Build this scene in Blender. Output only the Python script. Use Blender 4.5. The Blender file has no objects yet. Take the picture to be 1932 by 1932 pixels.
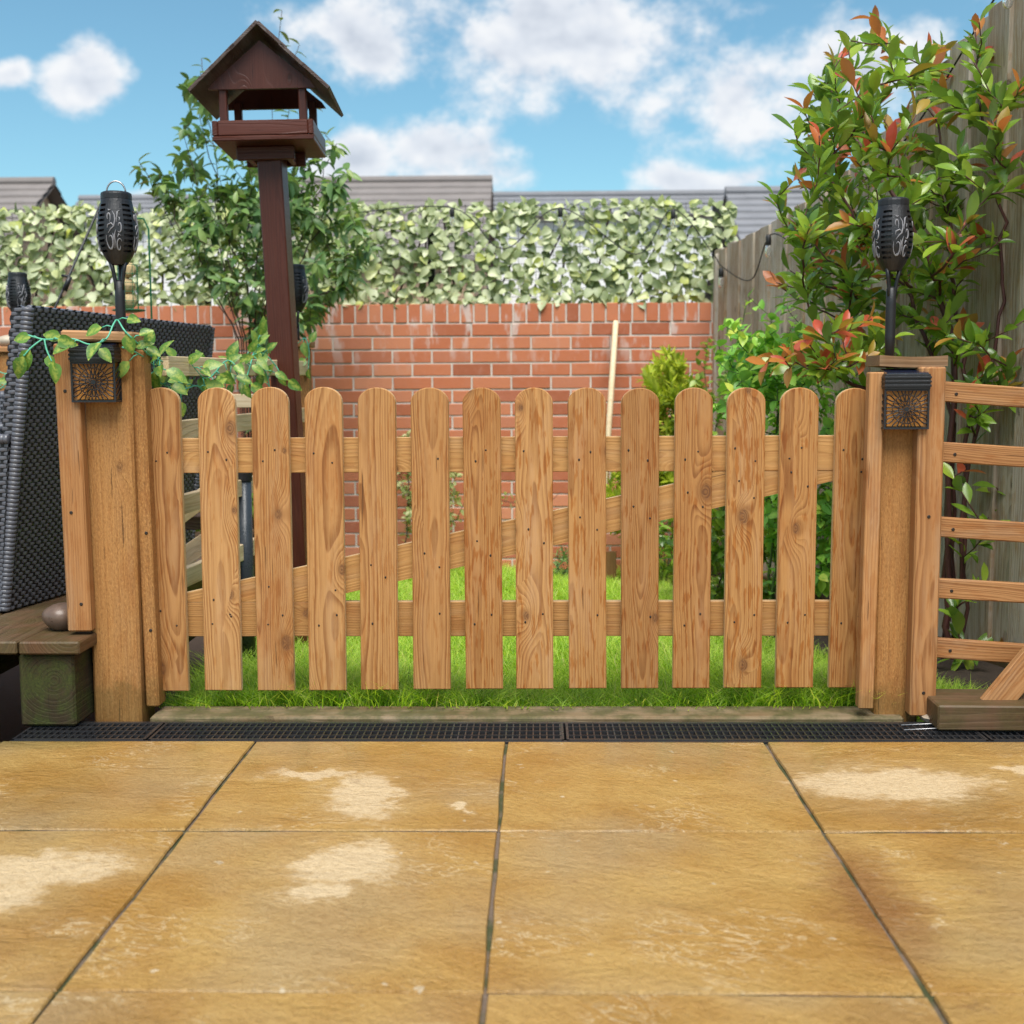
import bpy, bmesh, math, random
import numpy as np
from mathutils import Vector, Matrix

random.seed(7); rng = np.random.default_rng(7)
SC = bpy.context.scene
COL = SC.collection
R = math.radians

# ------------------------------------------------------------------ camera
EYE = Vector((0.0, 0.0, 0.83))
YAW, PITCH, ROLL = R(1.17), R(-5.83), R(0.30)
FPX = 2300.0 / 1932.0
cam_d = bpy.data.cameras.new('camera'); cam = bpy.data.objects.new('camera', cam_d); COL.objects.link(cam)
cam_d.sensor_width = 36.0; cam_d.lens = 36.0 * FPX; cam_d.clip_start = 0.05; cam_d.clip_end = 2000
cam.location = EYE
CAMROT = Matrix.Rotation(YAW, 3, 'Z') @ Matrix.Rotation(R(90) + PITCH, 3, 'X') @ Matrix.Rotation(-ROLL, 3, 'Z')
cam.rotation_euler = CAMROT.to_euler()
cam_d.dof.use_dof = True; cam_d.dof.focus_distance = 3.05; cam_d.dof.aperture_fstop = 4.8
SC.camera = cam

def ray(px, py):
    return (CAMROT @ Vector(((px - 966) / 2300.0, -(py - 966) / 2300.0, -1.0)))
def at(px, py, Y):
    d = ray(px, py); return EYE + d * (Y / d.y)
def at_z(px, py, z):
    d = ray(px, py); return EYE + d * ((z - EYE.z) / d.z)

# ------------------------------------------------------------------ sky and sun
SUN_EL, SUN_AZ = R(60), R(176)          # azimuth measured from +Y towards +X
W = bpy.data.worlds.new('World'); SC.world = W; W.use_nodes = True

def node(nt, t, **kw):
    n = nt.nodes.new(t)
    for k, v in kw.items(): setattr(n, k, v)
    return n
def put(nt, sock, v):
    if v is None: return
    if isinstance(v, bpy.types.NodeSocket): nt.links.new(v, sock)
    else: sock.default_value = v
def M(nt, op, a, b=None, c=None, clamp=False):
    n = node(nt, 'ShaderNodeMath', operation=op, use_clamp=clamp)
    put(nt, n.inputs[0], a); put(nt, n.inputs[1], b); put(nt, n.inputs[2], c)
    return n.outputs[0]
def SS(nt, x, lo, hi, a=0.0, b=1.0):
    n = node(nt, 'ShaderNodeMapRange', interpolation_type='SMOOTHSTEP')
    put(nt, n.inputs['Value'], x); n.inputs['From Min'].default_value = lo; n.inputs['From Max'].default_value = hi
    n.inputs['To Min'].default_value = a; n.inputs['To Max'].default_value = b
    return n.outputs[0]
def MIX(nt, f, a, b, mode='MIX'):
    n = node(nt, 'ShaderNodeMix', data_type='RGBA', blend_type=mode)
    put(nt, n.inputs[0], f)
    for s, v in ((n.inputs[6], a), (n.inputs[7], b)):
        if isinstance(v, (tuple, list)): v = tuple(v) + (1,) * (4 - len(v))
        put(nt, s, v)
    return n.outputs[2]
def VEC(nt, x, y, z):
    n = node(nt, 'ShaderNodeCombineXYZ'); put(nt, n.inputs[0], x); put(nt, n.inputs[1], y); put(nt, n.inputs[2], z); return n.outputs[0]
def SEP(nt, v):
    n = node(nt, 'ShaderNodeSeparateXYZ'); put(nt, n.inputs[0], v); return n.outputs[0], n.outputs[1], n.outputs[2]
def VM(nt, op, a, b):
    n = node(nt, 'ShaderNodeVectorMath', operation=op); put(nt, n.inputs[0], a); put(nt, n.inputs[1], b); return n.outputs[0]
def NOISE(nt, v, scale, detail=3.0, rough=0.55, dist=0.0, col=False):
    n = node(nt, 'ShaderNodeTexNoise'); put(nt, n.inputs['Vector'], v)
    n.inputs['Scale'].default_value = scale; n.inputs['Detail'].default_value = detail
    n.inputs['Roughness'].default_value = rough; n.inputs['Distortion'].default_value = dist
    return n.outputs['Color' if col else 'Fac']
def RAMP(nt, f, stops):
    n = node(nt, 'ShaderNodeValToRGB'); put(nt, n.inputs[0], f); e = n.color_ramp.elements
    while len(e) < len(stops): e.new(0.5)
    for k, (p, c) in enumerate(stops): e[k].position = p; e[k].color = tuple(c) + (1,) * (4 - len(c))
    return n.outputs[0]

def build_world():
    nt = W.node_tree; nt.nodes.clear()
    sky = node(nt, 'ShaderNodeTexSky', sky_type='NISHITA'); sky.sun_disc = False
    sky.sun_elevation = SUN_EL; sky.sun_rotation = SUN_AZ; sky.altitude = 50; sky.air_density = 1.0; sky.dust_density = 0.6; sky.ozone_density = 2.0
    tc = node(nt, 'ShaderNodeTexCoord'); d = tc.outputs['Generated']
    x, y, z = SEP(nt, d)
    az = M(nt, 'ARCTAN2', x, y); el = M(nt, 'ARCSINE', z)
    warp = NOISE(nt, d, 5.0, 2.0, 0.6, col=True)
    wx, wy, wz = SEP(nt, warp)
    azw = M(nt, 'MULTIPLY_ADD', M(nt, 'SUBTRACT', wx, 0.5), 0.14, az)
    elw = M(nt, 'MULTIPLY_ADD', M(nt, 'SUBTRACT', wy, 0.5), 0.09, el)
    # cumulus banks: azimuth, elevation, half sizes (degrees)
    def bank(px, py, rx, ry):
        v = ray(px, py).normalized(); return (math.atan2(v.x, v.y), math.asin(v.z), rx / 2300.0, ry / 2300.0)
    banks = [bank(150, 122, 100, 58), bank(-5, 118, 46, 30), bank(690, 95, 150, 85), bank(1060, 90, 360, 130),
             bank(1380, 170, 230, 110), bank(840, 318, 190, 70), bank(660, 335, 130, 55),
             bank(1370, 318, 150, 42), bank(1680, 100, 210, 90), bank(330, 380, 110, 40)]
    dens = None
    for a0, e0, ra, re in banks:
        qa = M(nt, 'MULTIPLY', M(nt, 'SUBTRACT', azw, a0), 1.0 / ra); qe = M(nt, 'MULTIPLY', M(nt, 'SUBTRACT', elw, e0), 1.0 / re)
        q = M(nt, 'SQRT', M(nt, 'ADD', M(nt, 'MULTIPLY', qa, qa), M(nt, 'MULTIPLY', qe, qe)))
        b = M(nt, 'SUBTRACT', 1.0, q)
        dens = b if dens is None else M(nt, 'SMOOTH_MAX', dens, b, 0.25)
    # the same broken cumulus carries on around the rest of the sky
    sq = VEC(nt, x, y, M(nt, 'MULTIPLY', z, 1.8))
    gen = M(nt, 'MULTIPLY', M(nt, 'SUBTRACT', NOISE(nt, sq, 2.6, 2.0, 0.5), 0.50), 4.0)
    inside = M(nt, 'MULTIPLY', SS(nt, M(nt, 'ABSOLUTE', M(nt, 'ADD', az, YAW)), 0.42, 0.60), 1.0)
    inside = M(nt, 'MAXIMUM', inside, SS(nt, el, 0.36, 0.5))
    gen = M(nt, 'SUBTRACT', gen, M(nt, 'MULTIPLY', M(nt, 'SUBTRACT', 1.0, inside), 3.0))
    dens = M(nt, 'MAXIMUM', M(nt, 'MAXIMUM', dens, gen), -1.0)
    fb = NOISE(nt, VEC(nt, x, y, M(nt, 'MULTIPLY', z, 1.3)), 15.0, 6.0, 0.60)
    fb2 = NOISE(nt, VEC(nt, x, y, M(nt, 'MULTIPLY_ADD', z, 1.3, 0.016)), 15.0, 3.0, 0.60)
    v = M(nt, 'MULTIPLY_ADD', M(nt, 'SUBTRACT', fb, 0.5), 2.5, dens)
    mask = SS(nt, v, -0.05, 0.66)
    lit = M(nt, 'MULTIPLY_ADD', M(nt, 'SUBTRACT', fb, fb2), 2.4, 0.62)
    lit = M(nt, 'SUBTRACT', lit, M(nt, 'MULTIPLY', SS(nt, v, 0.4, 1.2), 0.34))
    ccol = RAMP(nt, lit, [(0.05, (0.60, 0.65, 0.74)), (0.42, (0.78, 0.82, 0.89)), (0.78, (0.95, 0.96, 0.98))])
    ccol = MIX(nt, 1.0, ccol, (7.7, 7.7, 7.7), 'MULTIPLY')
    clear = MIX(nt, 1.0, sky.outputs[0], (0.88, 1.20, 1.12), 'MULTIPLY')
    col = MIX(nt, M(nt, 'MULTIPLY', mask, 0.95), clear, ccol)
    bg = node(nt, 'ShaderNodeBackground'); nt.links.new(col, bg.inputs[0]); bg.inputs[1].default_value = 0.062
    out = node(nt, 'ShaderNodeOutputWorld'); nt.links.new(bg.outputs[0], out.inputs[0])
build_world()

sun_d = bpy.data.lights.new('sun', 'SUN'); sun = bpy.data.objects.new('sun', sun_d); COL.objects.link(sun)
sun_d.energy = 2.6; sun_d.angle = R(45); sun_d.color = (1.0, 0.955, 0.89)
sdir = Vector((math.sin(SUN_AZ) * math.cos(SUN_EL), math.cos(SUN_AZ) * math.cos(SUN_EL), math.sin(SUN_EL)))
sun.rotation_euler = (-sdir).to_track_quat('-Z', 'Y').to_euler(); sun.location = (0, 0, 20)
SC.view_settings.view_transform = 'Standard'; SC.view_settings.look = 'None'
SC.view_settings.exposure = 1.08; SC.view_settings.gamma = 1.0; SC.view_settings.use_curve_mapping = False
SC.render.engine = 'CYCLES'
SC.cycles.use_adaptive_sampling = True; SC.cycles.adaptive_threshold = 0.02
SC.cycles.max_bounces = 5; SC.cycles.diffuse_bounces = 3; SC.cycles.glossy_bounces = 3; SC.cycles.transmission_bounces = 5; SC.cycles.transparent_max_bounces = 6
SC.cycles.use_denoising = True

# ------------------------------------------------------------------ mesh helpers
class MB:
    def __init__(s): s.v = []; s.f = []; s.m = []
    def add(s, vs, fs, mi=0):
        o = len(s.v); s.v += [tuple(p) for p in vs]
        s.f += [tuple(i + o for i in f) for f in fs]; s.m += [mi] * len(fs); return s
    def box(s, lo, hi, mi=0, mtx=None):
        x0, y0, z0 = lo; x1, y1, z1 = hi
        vs = [(x0, y0, z0), (x1, y0, z0), (x1, y1, z0), (x0, y1, z0), (x0, y0, z1), (x1, y0, z1), (x1, y1, z1), (x0, y1, z1)]
        if mtx is not None: vs = [mtx @ Vector(p) for p in vs]
        return s.add(vs, [(3, 2, 1, 0), (4, 5, 6, 7), (0, 1, 5, 4), (1, 2, 6, 5), (2, 3, 7, 6), (3, 0, 4, 7)], mi)
    def tube(s, pts, rad, n=6, mi=0, caps=True):
        pts = [Vector(p) for p in pts]; k = len(pts)
        if not hasattr(rad, '__len__'): rad = [rad] * k
        vs = []; prev = None
        for i, p in enumerate(pts):
            t = (pts[min(i + 1, k - 1)] - pts[max(i - 1, 0)])
            t = t.normalized() if t.length > 1e-9 else Vector((0, 0, 1))
            a = prev if prev is not None else (Vector((0, 0, 1)) if abs(t.z) < 0.9 else Vector((1, 0, 0)))
            u = (a - t * a.dot(t)); u = u.normalized() if u.length > 1e-6 else t.orthogonal().normalized()
            prev = u; w = t.cross(u)
            for j in range(n):
                c = 2 * math.pi * j / n; vs.append(p + (u * math.cos(c) + w * math.sin(c)) * rad[i])
        fs = []
        for i in range(k - 1):
            for j in range(n):
                a = i * n + j; b = i * n + (j + 1) % n; fs.append((a, b, b + n, a + n))
        if caps: fs.append(tuple(range(n - 1, -1, -1))); fs.append(tuple(range((k - 1) * n, k * n)))
        return s.add(vs, fs, mi)
    def lathe(s, prof, n=20, mi=0, c=(0, 0, 0), caps=True):
        vs = []; fs = []
        for r, z in prof:
            for j in range(n):
                a = 2 * math.pi * j / n; vs.append((c[0] + r * math.cos(a), c[1] + r * math.sin(a), c[2] + z))
        for i in range(len(prof) - 1):
            for j in range(n):
                a = i * n + j; b = i * n + (j + 1) % n; fs.append((a, b, b + n, a + n))
        if caps: fs.append(tuple(range(n - 1, -1, -1))); fs.append(tuple(range((len(prof) - 1) * n, len(prof) * n)))
        return s.add(vs, fs, mi)
    def mesh(s, name, mats, smooth=False, bevel=0.0, seg=1):
        me = bpy.data.meshes.new(name); me.from_pydata(s.v, [], s.f)
        for m in (mats if isinstance(mats, (list, tuple)) else [mats]): me.materials.append(m)
        if bevel > 0:
            bm = bmesh.new(); bm.from_mesh(me)
            bmesh.ops.bevel(bm, geom=list(bm.edges), offset=bevel, segments=seg, affect='EDGES', profile=0.6, clamp_overlap=True)
            bm.to_mesh(me); bm.free()
        else:
            me.polygons.foreach_set('material_index', s.m)
        if smooth: me.polygons.foreach_set('use_smooth', [True] * len(me.polygons))
        me.update(); return me
    def build(s, name, mats, parent=None, smooth=False, bevel=0.0, seg=1):
        return link(name, s.mesh(name, mats, smooth, bevel, seg), parent)

def link(name, data, parent=None, mtx=None):
    o = bpy.data.objects.new(name, data); COL.objects.link(o)
    if parent is not None: o.parent = parent
    if mtx is not None: o.matrix_local = mtx
    return o
def tag(o, label=None, cat=None, group=None, kind=None):
    if label: o['label'] = label
    if cat: o['category'] = cat
    if group: o['group'] = group
    if kind: o['kind'] = kind
    return o
def thing(name, label, cat, loc=(0, 0, 0), rz=0.0, group=None):
    o = link(name, None); o.location = loc; o.rotation_euler = (0, 0, rz); o.empty_display_size = 0.1
    return tag(o, label, cat, group)

def frame(p0, zdir, ydir):
    z = Vector(zdir).normalized(); y = Vector(ydir); y = (y - z * y.dot(z)).normalized(); x = y.cross(z)
    m = Matrix((x, y, z)).transposed().to_4x4(); m.translation = Vector(p0); return m
def plank(name, p0, p1, w, t, mat, parent=None, ydir=(0, 1, 0), bevel=0.002, inv=None, jitter=0.0):
    """a timber whose long axis is local Z (so the grain runs along it), width x, thickness y"""
    p0, p1 = Vector(p0), Vector(p1); L = (p1 - p0).length
    b = MB().box((-w / 2, -t / 2, 0), (w / 2, t / 2, L))
    if jitter:
        b.v = [(x + random.uniform(-jitter, jitter), y + random.uniform(-jitter, jitter), z) for x, y, z in b.v]
    o = b.build(name, mat, None, bevel=bevel)
    m = frame(p0, p1 - p0, ydir)
    if parent is not None:
        o.parent = parent; m = (inv if inv is not None else parent_world(parent).inverted()) @ m
    o.matrix_local = m
    return o
def parent_world(p):
    m = p.matrix_local.copy() if p.type != 'EMPTY' else Matrix.LocRotScale(p.location, p.rotation_euler, p.scale)
    return m if p.parent is None else parent_world(p.parent) @ m

# ------------------------------------------------------------------ materials
def newmat(name):
    m = bpy.data.materials.new(name); m.use_nodes = True; nt = m.node_tree
    b = nt.nodes['Principled BSDF']; return m, nt, b
def bump(nt, b, h, strength=0.4, dist=0.002):
    n = node(nt, 'ShaderNodeBump'); put(nt, n.inputs['Height'], h); n.inputs['Strength'].default_value = strength; n.inputs['Distance'].default_value = dist
    nt.links.new(n.outputs[0], b.inputs['Normal'])
def S(r, g, b):      # sRGB 0-255 -> linear
    return tuple(((c / 255) / 12.92 if c / 255 <= 0.04045 else ((c / 255 + 0.055) / 1.055) ** 2.4) for c in (r, g, b))

def wood(name, light, dark, knotc, rings=150.0, knots=0.5, streak=0.0, grey=0.25, greyc=(0.36, 0.27, 0.19), rough=0.62, saw=0.0, moss=0.0, bmp=0.5, contrast=1.0, mosstop=None):
    m, nt, b = newmat(name)
    tc = node(nt, 'ShaderNodeTexCoord'); oi = node(nt, 'ShaderNodeObjectInfo'); rnd = oi.outputs['Random']
    x, y, z = SEP(nt, tc.outputs['Object'])
    r1 = M(nt, 'FRACT', M(nt, 'MULTIPLY', rnd, 17.31)); r2 = M(nt, 'FRACT', M(nt, 'MULTIPLY', rnd, 71.7)); r3 = M(nt, 'FRACT', M(nt, 'MULTIPLY', rnd, 133.9))
    zo = M(nt, 'MULTIPLY_ADD', rnd, 41.0, z); sd = M(nt, 'MULTIPLY', r1, 90.0)
    # slow wander of the trunk's axis along the board
    wn = NOISE(nt, VEC(nt, M(nt, 'MULTIPLY', x, 3.0), sd, M(nt, 'MULTIPLY', zo, 1.9)), 1.0, 2.0, 0.5)
    wn2 = NOISE(nt, VEC(nt, M(nt, 'MULTIPLY', x, 14.0), sd, M(nt, 'MULTIPLY', zo, 6.0)), 1.0, 2.0, 0.5)
    # knots
    kv = VEC(nt, M(nt, 'MULTIPLY_ADD', x, 7.5, M(nt, 'MULTIPLY', r2, 9.0)), M(nt, 'MULTIPLY', r3, 50.0), M(nt, 'MULTIPLY', zo, 3.2))
    vo = node(nt, 'ShaderNodeTexVoronoi', voronoi_dimensions='3D'); nt.links.new(kv, vo.inputs['Vector']); vo.inputs['Scale'].default_value = 1.0; vo.inputs['Randomness'].default_value = 0.9
    dl = VM(nt, 'SUBTRACT', kv, vo.outputs['Position']); dx, dy, dz = SEP(nt, dl)
    dx = M(nt, 'DIVIDE', dx, 7.5); dz = M(nt, 'DIVIDE', dz, 3.2)
    kr, kg, kb = SEP(nt, vo.outputs['Color'])
    keep = M(nt, 'LESS_THAN', kr, knots)
    ksz = M(nt, 'MULTIPLY_ADD', kg, 0.010, 0.005)
    e2 = M(nt, 'ADD', M(nt, 'POWER', M(nt, 'DIVIDE', dx, 0.026), 2.0), M(nt, 'POWER', M(nt, 'DIVIDE', dz, 0.060), 2.0))
    bend = M(nt, 'MULTIPLY', M(nt, 'EXPONENT', M(nt, 'MULTIPLY', e2, -1.0)), keep)
    core = M(nt, 'SQRT', M(nt, 'ADD', M(nt, 'MULTIPLY', dx, dx), M(nt, 'MULTIPLY', M(nt, 'MULTIPLY', dz, dz), 0.45)))
    core = M(nt, 'MULTIPLY_ADD', M(nt, 'SUBTRACT', wn2, 0.5), 0.006, core)
    corem = M(nt, 'MULTIPLY', M(nt, 'SUBTRACT', 1.0, SS(nt, M(nt, 'DIVIDE', core, ksz), 0.7, 1.15)), keep)
    halo = M(nt, 'MULTIPLY', M(nt, 'SUBTRACT', 1.0, SS(nt, M(nt, 'DIVIDE', core, ksz), 1.0, 2.2)), keep)
    # growth rings cut by the board: radius from a wandering pith below the surface
    cx = M(nt, 'MULTIPLY_ADD', M(nt, 'SUBTRACT', r2, 0.5), 0.10, M(nt, 'MULTIPLY', M(nt, 'SUBTRACT', wn, 0.5), 0.03))
    px = M(nt, 'SUBTRACT', x, cx)
    dep = M(nt, 'ADD', M(nt, 'MULTIPLY_ADD', z, M(nt, 'MULTIPLY', M(nt, 'SUBTRACT', r3, 0.5), 0.05), M(nt, 'MULTIPLY_ADD', r1, 0.06, 0.004)), M(nt, 'ADD', y, M(nt, 'MULTIPLY', wn, 0.030)))
    rad = M(nt, 'SQRT', M(nt, 'ADD', M(nt, 'MULTIPLY', px, px), M(nt, 'MULTIPLY', dep, dep)))
    rad = M(nt, 'ADD', rad, M(nt, 'MULTIPLY', bend, 0.026))
    rad = M(nt, 'MULTIPLY_ADD', wn2, 0.006, rad)
    u = M(nt, 'MULTIPLY', rad, rings)
    u = M(nt, 'ADD', u, M(nt, 'MULTIPLY', corem, M(nt, 'MULTIPLY', core, 220.0)))
    u = M(nt, 'ADD', u, M(nt, 'MULTIPLY', NOISE(nt, VEC(nt, M(nt, 'MULTIPLY', rad, 55.0), sd, 0.0), 1.0, 1.0, 0.5), 2.6))
    fr = M(nt, 'FRACT', u)
    wnz = node(nt, 'ShaderNodeTexWhiteNoise', noise_dimensions='1D'); nt.links.new(M(nt, 'FLOOR', u), wnz.inputs['W']); per = M(nt, 'MULTIPLY_ADD', wnz.outputs['Value'], 0.75, 0.35)
    ring = M(nt, 'MULTIPLY', SS(nt, fr, 0.15, 0.86), M(nt, 'SUBTRACT', 1.0, SS(nt, fr, 0.90, 1.0)))
    fib = NOISE(nt, VEC(nt, M(nt, 'MULTIPLY', x, 240.0), M(nt, 'MULTIPLY', y, 240.0), M(nt, 'MULTIPLY', zo, 7.0)), 1.0, 3.0, 0.65)
    rc = M(nt, 'MULTIPLY', M(nt, 'MULTIPLY', ring, per), M(nt, 'MULTIPLY_ADD', fib, 0.9, 0.28 * contrast))
    rc = M(nt, 'MULTIPLY', rc, contrast, clamp=True)
    col = MIX(nt, rc, light, dark)
    col = MIX(nt, M(nt, 'MULTIPLY', SS(nt, fib, 0.42, 0.70), 0.34), col, tuple(c * k for c, k in zip(light, (0.66, 0.58, 0.5))))
    col = MIX(nt, M(nt, 'MULTIPLY', SS(nt, fib, 0.52, 0.30), 0.30), col, tuple(min(1, c * k) for c, k in zip(light, (1.18, 1.22, 1.35))))
    # weathering: pale dry fibres and greyer areas
    g = NOISE(nt, VEC(nt, M(nt, 'MULTIPLY', x, 22.0), sd, M(nt, 'MULTIPLY', zo, 3.2)), 1.0, 4.0, 0.6)
    col = MIX(nt, M(nt, 'MULTIPLY', SS(nt, g, 0.46, 0.72), grey), col, greyc)
    if streak > 0:      # darker marks where rain has soaked in
        s1 = NOISE(nt, VEC(nt, M(nt, 'MULTIPLY', x, 105.0), sd, M(nt, 'MULTIPLY', zo, 15.0)), 1.0, 3.0, 0.55)
        s2 = NOISE(nt, VEC(nt, M(nt, 'MULTIPLY', x, 9.0), sd, M(nt, 'MULTIPLY', zo, 2.2)), 1.0, 2.0, 0.5)
        sm = M(nt, 'MULTIPLY', SS(nt, M(nt, 'MULTIPLY_ADD', s2, 0.32, s1), 0.70, 0.80), streak)
        col = MIX(nt, sm, col, MIX(nt, 1.0, col, (0.80, 0.60, 0.36), 'MULTIPLY'))
    rb = NOISE(nt, VEC(nt, M(nt, 'MULTIPLY', x, 12.0), sd, M(nt, 'MULTIPLY', zo, 4.5)), 1.0, 4.0, 0.65)      # redder heartwood patches
    col = MIX(nt, M(nt, 'MULTIPLY', SS(nt, rb, 0.50, 0.68), 0.55), col, MIX(nt, 1.0, col, (0.80, 0.62, 0.45), 'MULTIPLY'))
    ck = NOISE(nt, VEC(nt, M(nt, 'MULTIPLY', x, 130.0), sd, M(nt, 'MULTIPLY', zo, 5.0)), 1.0, 1.0, 0.5)      # drying checks
    col = MIX(nt, M(nt, 'MULTIPLY', SS(nt, ck, 0.745, 0.775), 0.75), col, tuple(c * 0.35 for c in dark))
    col = MIX(nt, M(nt, 'MULTIPLY', halo, 0.40), col, tuple(c * 0.9 for c in dark))
    col = MIX(nt, M(nt, 'MULTIPLY', corem, M(nt, 'MULTIPLY_ADD', ring, 0.45, 0.40)), col, knotc)
    col = MIX(nt, 1.0, col, RAMP(nt, r3, [(0.0, (0.80, 0.75, 0.70)), (0.35, (0.94, 0.88, 0.80)), (0.7, (1.0, 0.98, 0.95)), (1.0, (1.08, 1.09, 1.12))]), 'MULTIPLY')
    h = M(nt, 'SUBTRACT', M(nt, 'MULTIPLY', fib, 0.6), M(nt, 'MULTIPLY', ring, 0.5))
    if saw > 0:
        sn = NOISE(nt, VEC(nt, M(nt, 'MULTIPLY', x, 260.0), M(nt, 'MULTIPLY', y, 260.0), M(nt, 'MULTIPLY', zo, 110.0)), 1.0, 3.0, 0.7)
        col = MIX(nt, M(nt, 'MULTIPLY', SS(nt, sn, 0.5, 0.72), saw), col, tuple(c * 1.25 for c in light))
        col = MIX(nt, M(nt, 'MULTIPLY', SS(nt, sn, 0.5, 0.28), saw * 0.8), col, tuple(c * 0.75 for c in dark))
        h = M(nt, 'ADD', h, M(nt, 'MULTIPLY', sn, 1.4))
    if moss > 0:
        gp = node(nt, 'ShaderNodeNewGeometry').outputs['Position']
        mn = NOISE(nt, gp, 14.0, 5.0, 0.65)
        gx, gy, gz = SEP(nt, gp)
        lim = mn if mosstop is None else M(nt, 'ADD', mn, M(nt, 'SUBTRACT', 0.30, M(nt, 'DIVIDE', gz, mosstop)))
        mm = M(nt, 'MULTIPLY', SS(nt, lim, 0.36, 0.62), moss)
        mc = RAMP(nt, NOISE(nt, gp, 160.0, 3.0, 0.7), [(0.3, (0.016, 0.022, 0.004)), (0.7, (0.058, 0.072, 0.010))])
        col = MIX(nt, mm, col, mc)
    nt.links.new(col, b.inputs['Base Color'])
    b.inputs['Roughness'].default_value = rough; b.inputs['Specular IOR Level'].default_value = 0.35
    bump(nt, b, h, bmp, 0.0012)
    return m

def plain(name, col, rough=0.5, metal=0.0, var=0.12, scale=30.0, spec=0.5, bmp=0.0, drops=0.0, coat=0.0):
    m, nt, b = newmat(name)
    tc = node(nt, 'ShaderNodeTexCoord')
    n = NOISE(nt, tc.outputs['Object'], scale, 4.0, 0.6)
    c = MIX(nt, n, tuple(v * (1 - var) for v in col), tuple(min(1, v * (1 + var)) for v in col))
    nt.links.new(c, b.inputs['Base Color'])
    b.inputs['Metallic'].default_value = metal; b.inputs['Specular IOR Level'].default_value = spec
    r = M(nt, 'MULTIPLY_ADD', n, 0.3, rough - 0.15, clamp=True); nt.links.new(r, b.inputs['Roughness'])
    b.inputs['Coat Weight'].default_value = coat; b.inputs['Coat Roughness'].default_value = 0.12
    h = n
    if drops > 0:
        vo = node(nt, 'ShaderNodeTexVoronoi'); nt.links.new(tc.outputs['Object'], vo.inputs['Vector']); vo.inputs['Scale'].default_value = 190.0
        h = M(nt, 'MULTIPLY_ADD', SS(nt, vo.outputs['Distance'], 0.34, 0.12), drops, h)
    if bmp > 0 or drops > 0: bump(nt, b, h, max(bmp, 0.3 if drops else 0), 0.0015)
    return m

def leafmat(name, stops, rough=0.42, trans=0.28, vein=0.25, yellow=None, spec=0.5):
    m, nt, b = newmat(name)
    oi = node(nt, 'ShaderNodeObjectInfo'); ge = node(nt, 'ShaderNodeNewGeometry'); tc = node(nt, 'ShaderNodeTexCoord')
    f = M(nt, 'FRACT', M(nt, 'ADD', oi.outputs['Random'], ge.outputs['Random Per Island']))
    col = RAMP(nt, f, stops)
    n = NOISE(nt, ge.outputs['Position'], 60.0, 3.0, 0.6)
    col = MIX(nt, M(nt, 'MULTIPLY', SS(nt, n, 0.45, 0.7), vein), col, MIX(nt, 1.0, col, (0.62, 0.66, 0.55), 'MULTIPLY'))
    if yellow is not None:
        x, y, z = SEP(nt, tc.outputs['Object'])
        n2 = NOISE(nt, tc.outputs['Object'], 90.0, 3.0, 0.6)
        d = M(nt, 'MULTIPLY_ADD', n2, 0.045, M(nt, 'ABSOLUTE', x))
        col = MIX(nt, M(nt, 'MULTIPLY', M(nt, 'SUBTRACT', 1.0, SS(nt, d, 0.020, 0.031)), 0.75), col, yellow)
    # undersides are paler
    col = MIX(nt, M(nt, 'MULTIPLY', ge.outputs['Backfacing'], 0.35), col, MIX(nt, 0.5, col, (0.30, 0.36, 0.18)))
    nt.links.new(col, b.inputs['Base Color']); b.inputs['Roughness'].default_value = rough; b.inputs['Specular IOR Level'].default_value = spec
    tr = node(nt, 'ShaderNodeBsdfTranslucent'); nt.links.new(MIX(nt, 1.0, col, (1.25, 1.35, 0.6), 'MULTIPLY'), tr.inputs[0])
    mx = node(nt, 'ShaderNodeMixShader'); mx.inputs[0].default_value = trans
    nt.links.new(b.outputs[0], mx.inputs[1]); nt.links.new(tr.outputs[0], mx.inputs[2])
    nt.links.new(mx.outputs[0], nt.nodes['Material Output'].inputs[0])
    return m

PINE_L, PINE_D = (0.40, 0.180, 0.058), (0.245, 0.088, 0.020)
MT = {}
MT['picket'] = wood('picket_pine', (0.470, 0.246, 0.090), (0.225, 0.085, 0.020), (0.135, 0.058, 0.024), rings=215, knots=0.48, streak=0.55, grey=0.34, greyc=(0.46, 0.28, 0.15), contrast=1.15)
MT['picket_wet'] = wood('picket_pine_rain_marked', (0.445, 0.226, 0.076), (0.212, 0.078, 0.017), (0.13, 0.055, 0.022), rings=230, knots=0.40, streak=1.0, grey=0.45, greyc=(0.47, 0.275, 0.14), contrast=1.05)
MT['rail'] = wood('rail_pine', (0.44, 0.235, 0.078), (0.27, 0.115, 0.030), (0.16, 0.07, 0.028), rings=210, knots=0.18, streak=0.0, grey=0.2, contrast=0.8)
MT['edge'] = wood('pale_lit_edge', (0.66, 0.46, 0.255), (0.50, 0.31, 0.14), (0.3, 0.16, 0.07), rings=200, knots=0.1, grey=0.2, greyc=(0.6, 0.45, 0.3), contrast=0.6)  # paler wood tone with sky light painted into picket sides and rail edges
MT['sawn'] = wood('rough_sawn_pine', (0.410, 0.205, 0.066), (0.215, 0.088, 0.024), (0.16, 0.075, 0.03), rings=80, knots=0.22, streak=0.25, grey=0.40, greyc=(0.31, 0.165, 0.070), saw=0.75, bmp=0.9, contrast=0.55, moss=0.35, mosstop=0.22)
MT['batten'] = wood('planed_batten_pine', (0.45, 0.225, 0.085), (0.28, 0.118, 0.036), (0.17, 0.08, 0.03), rings=170, knots=0.3, streak=0.4, grey=0.3, contrast=0.95, moss=0.3, mosstop=0.2)
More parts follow.
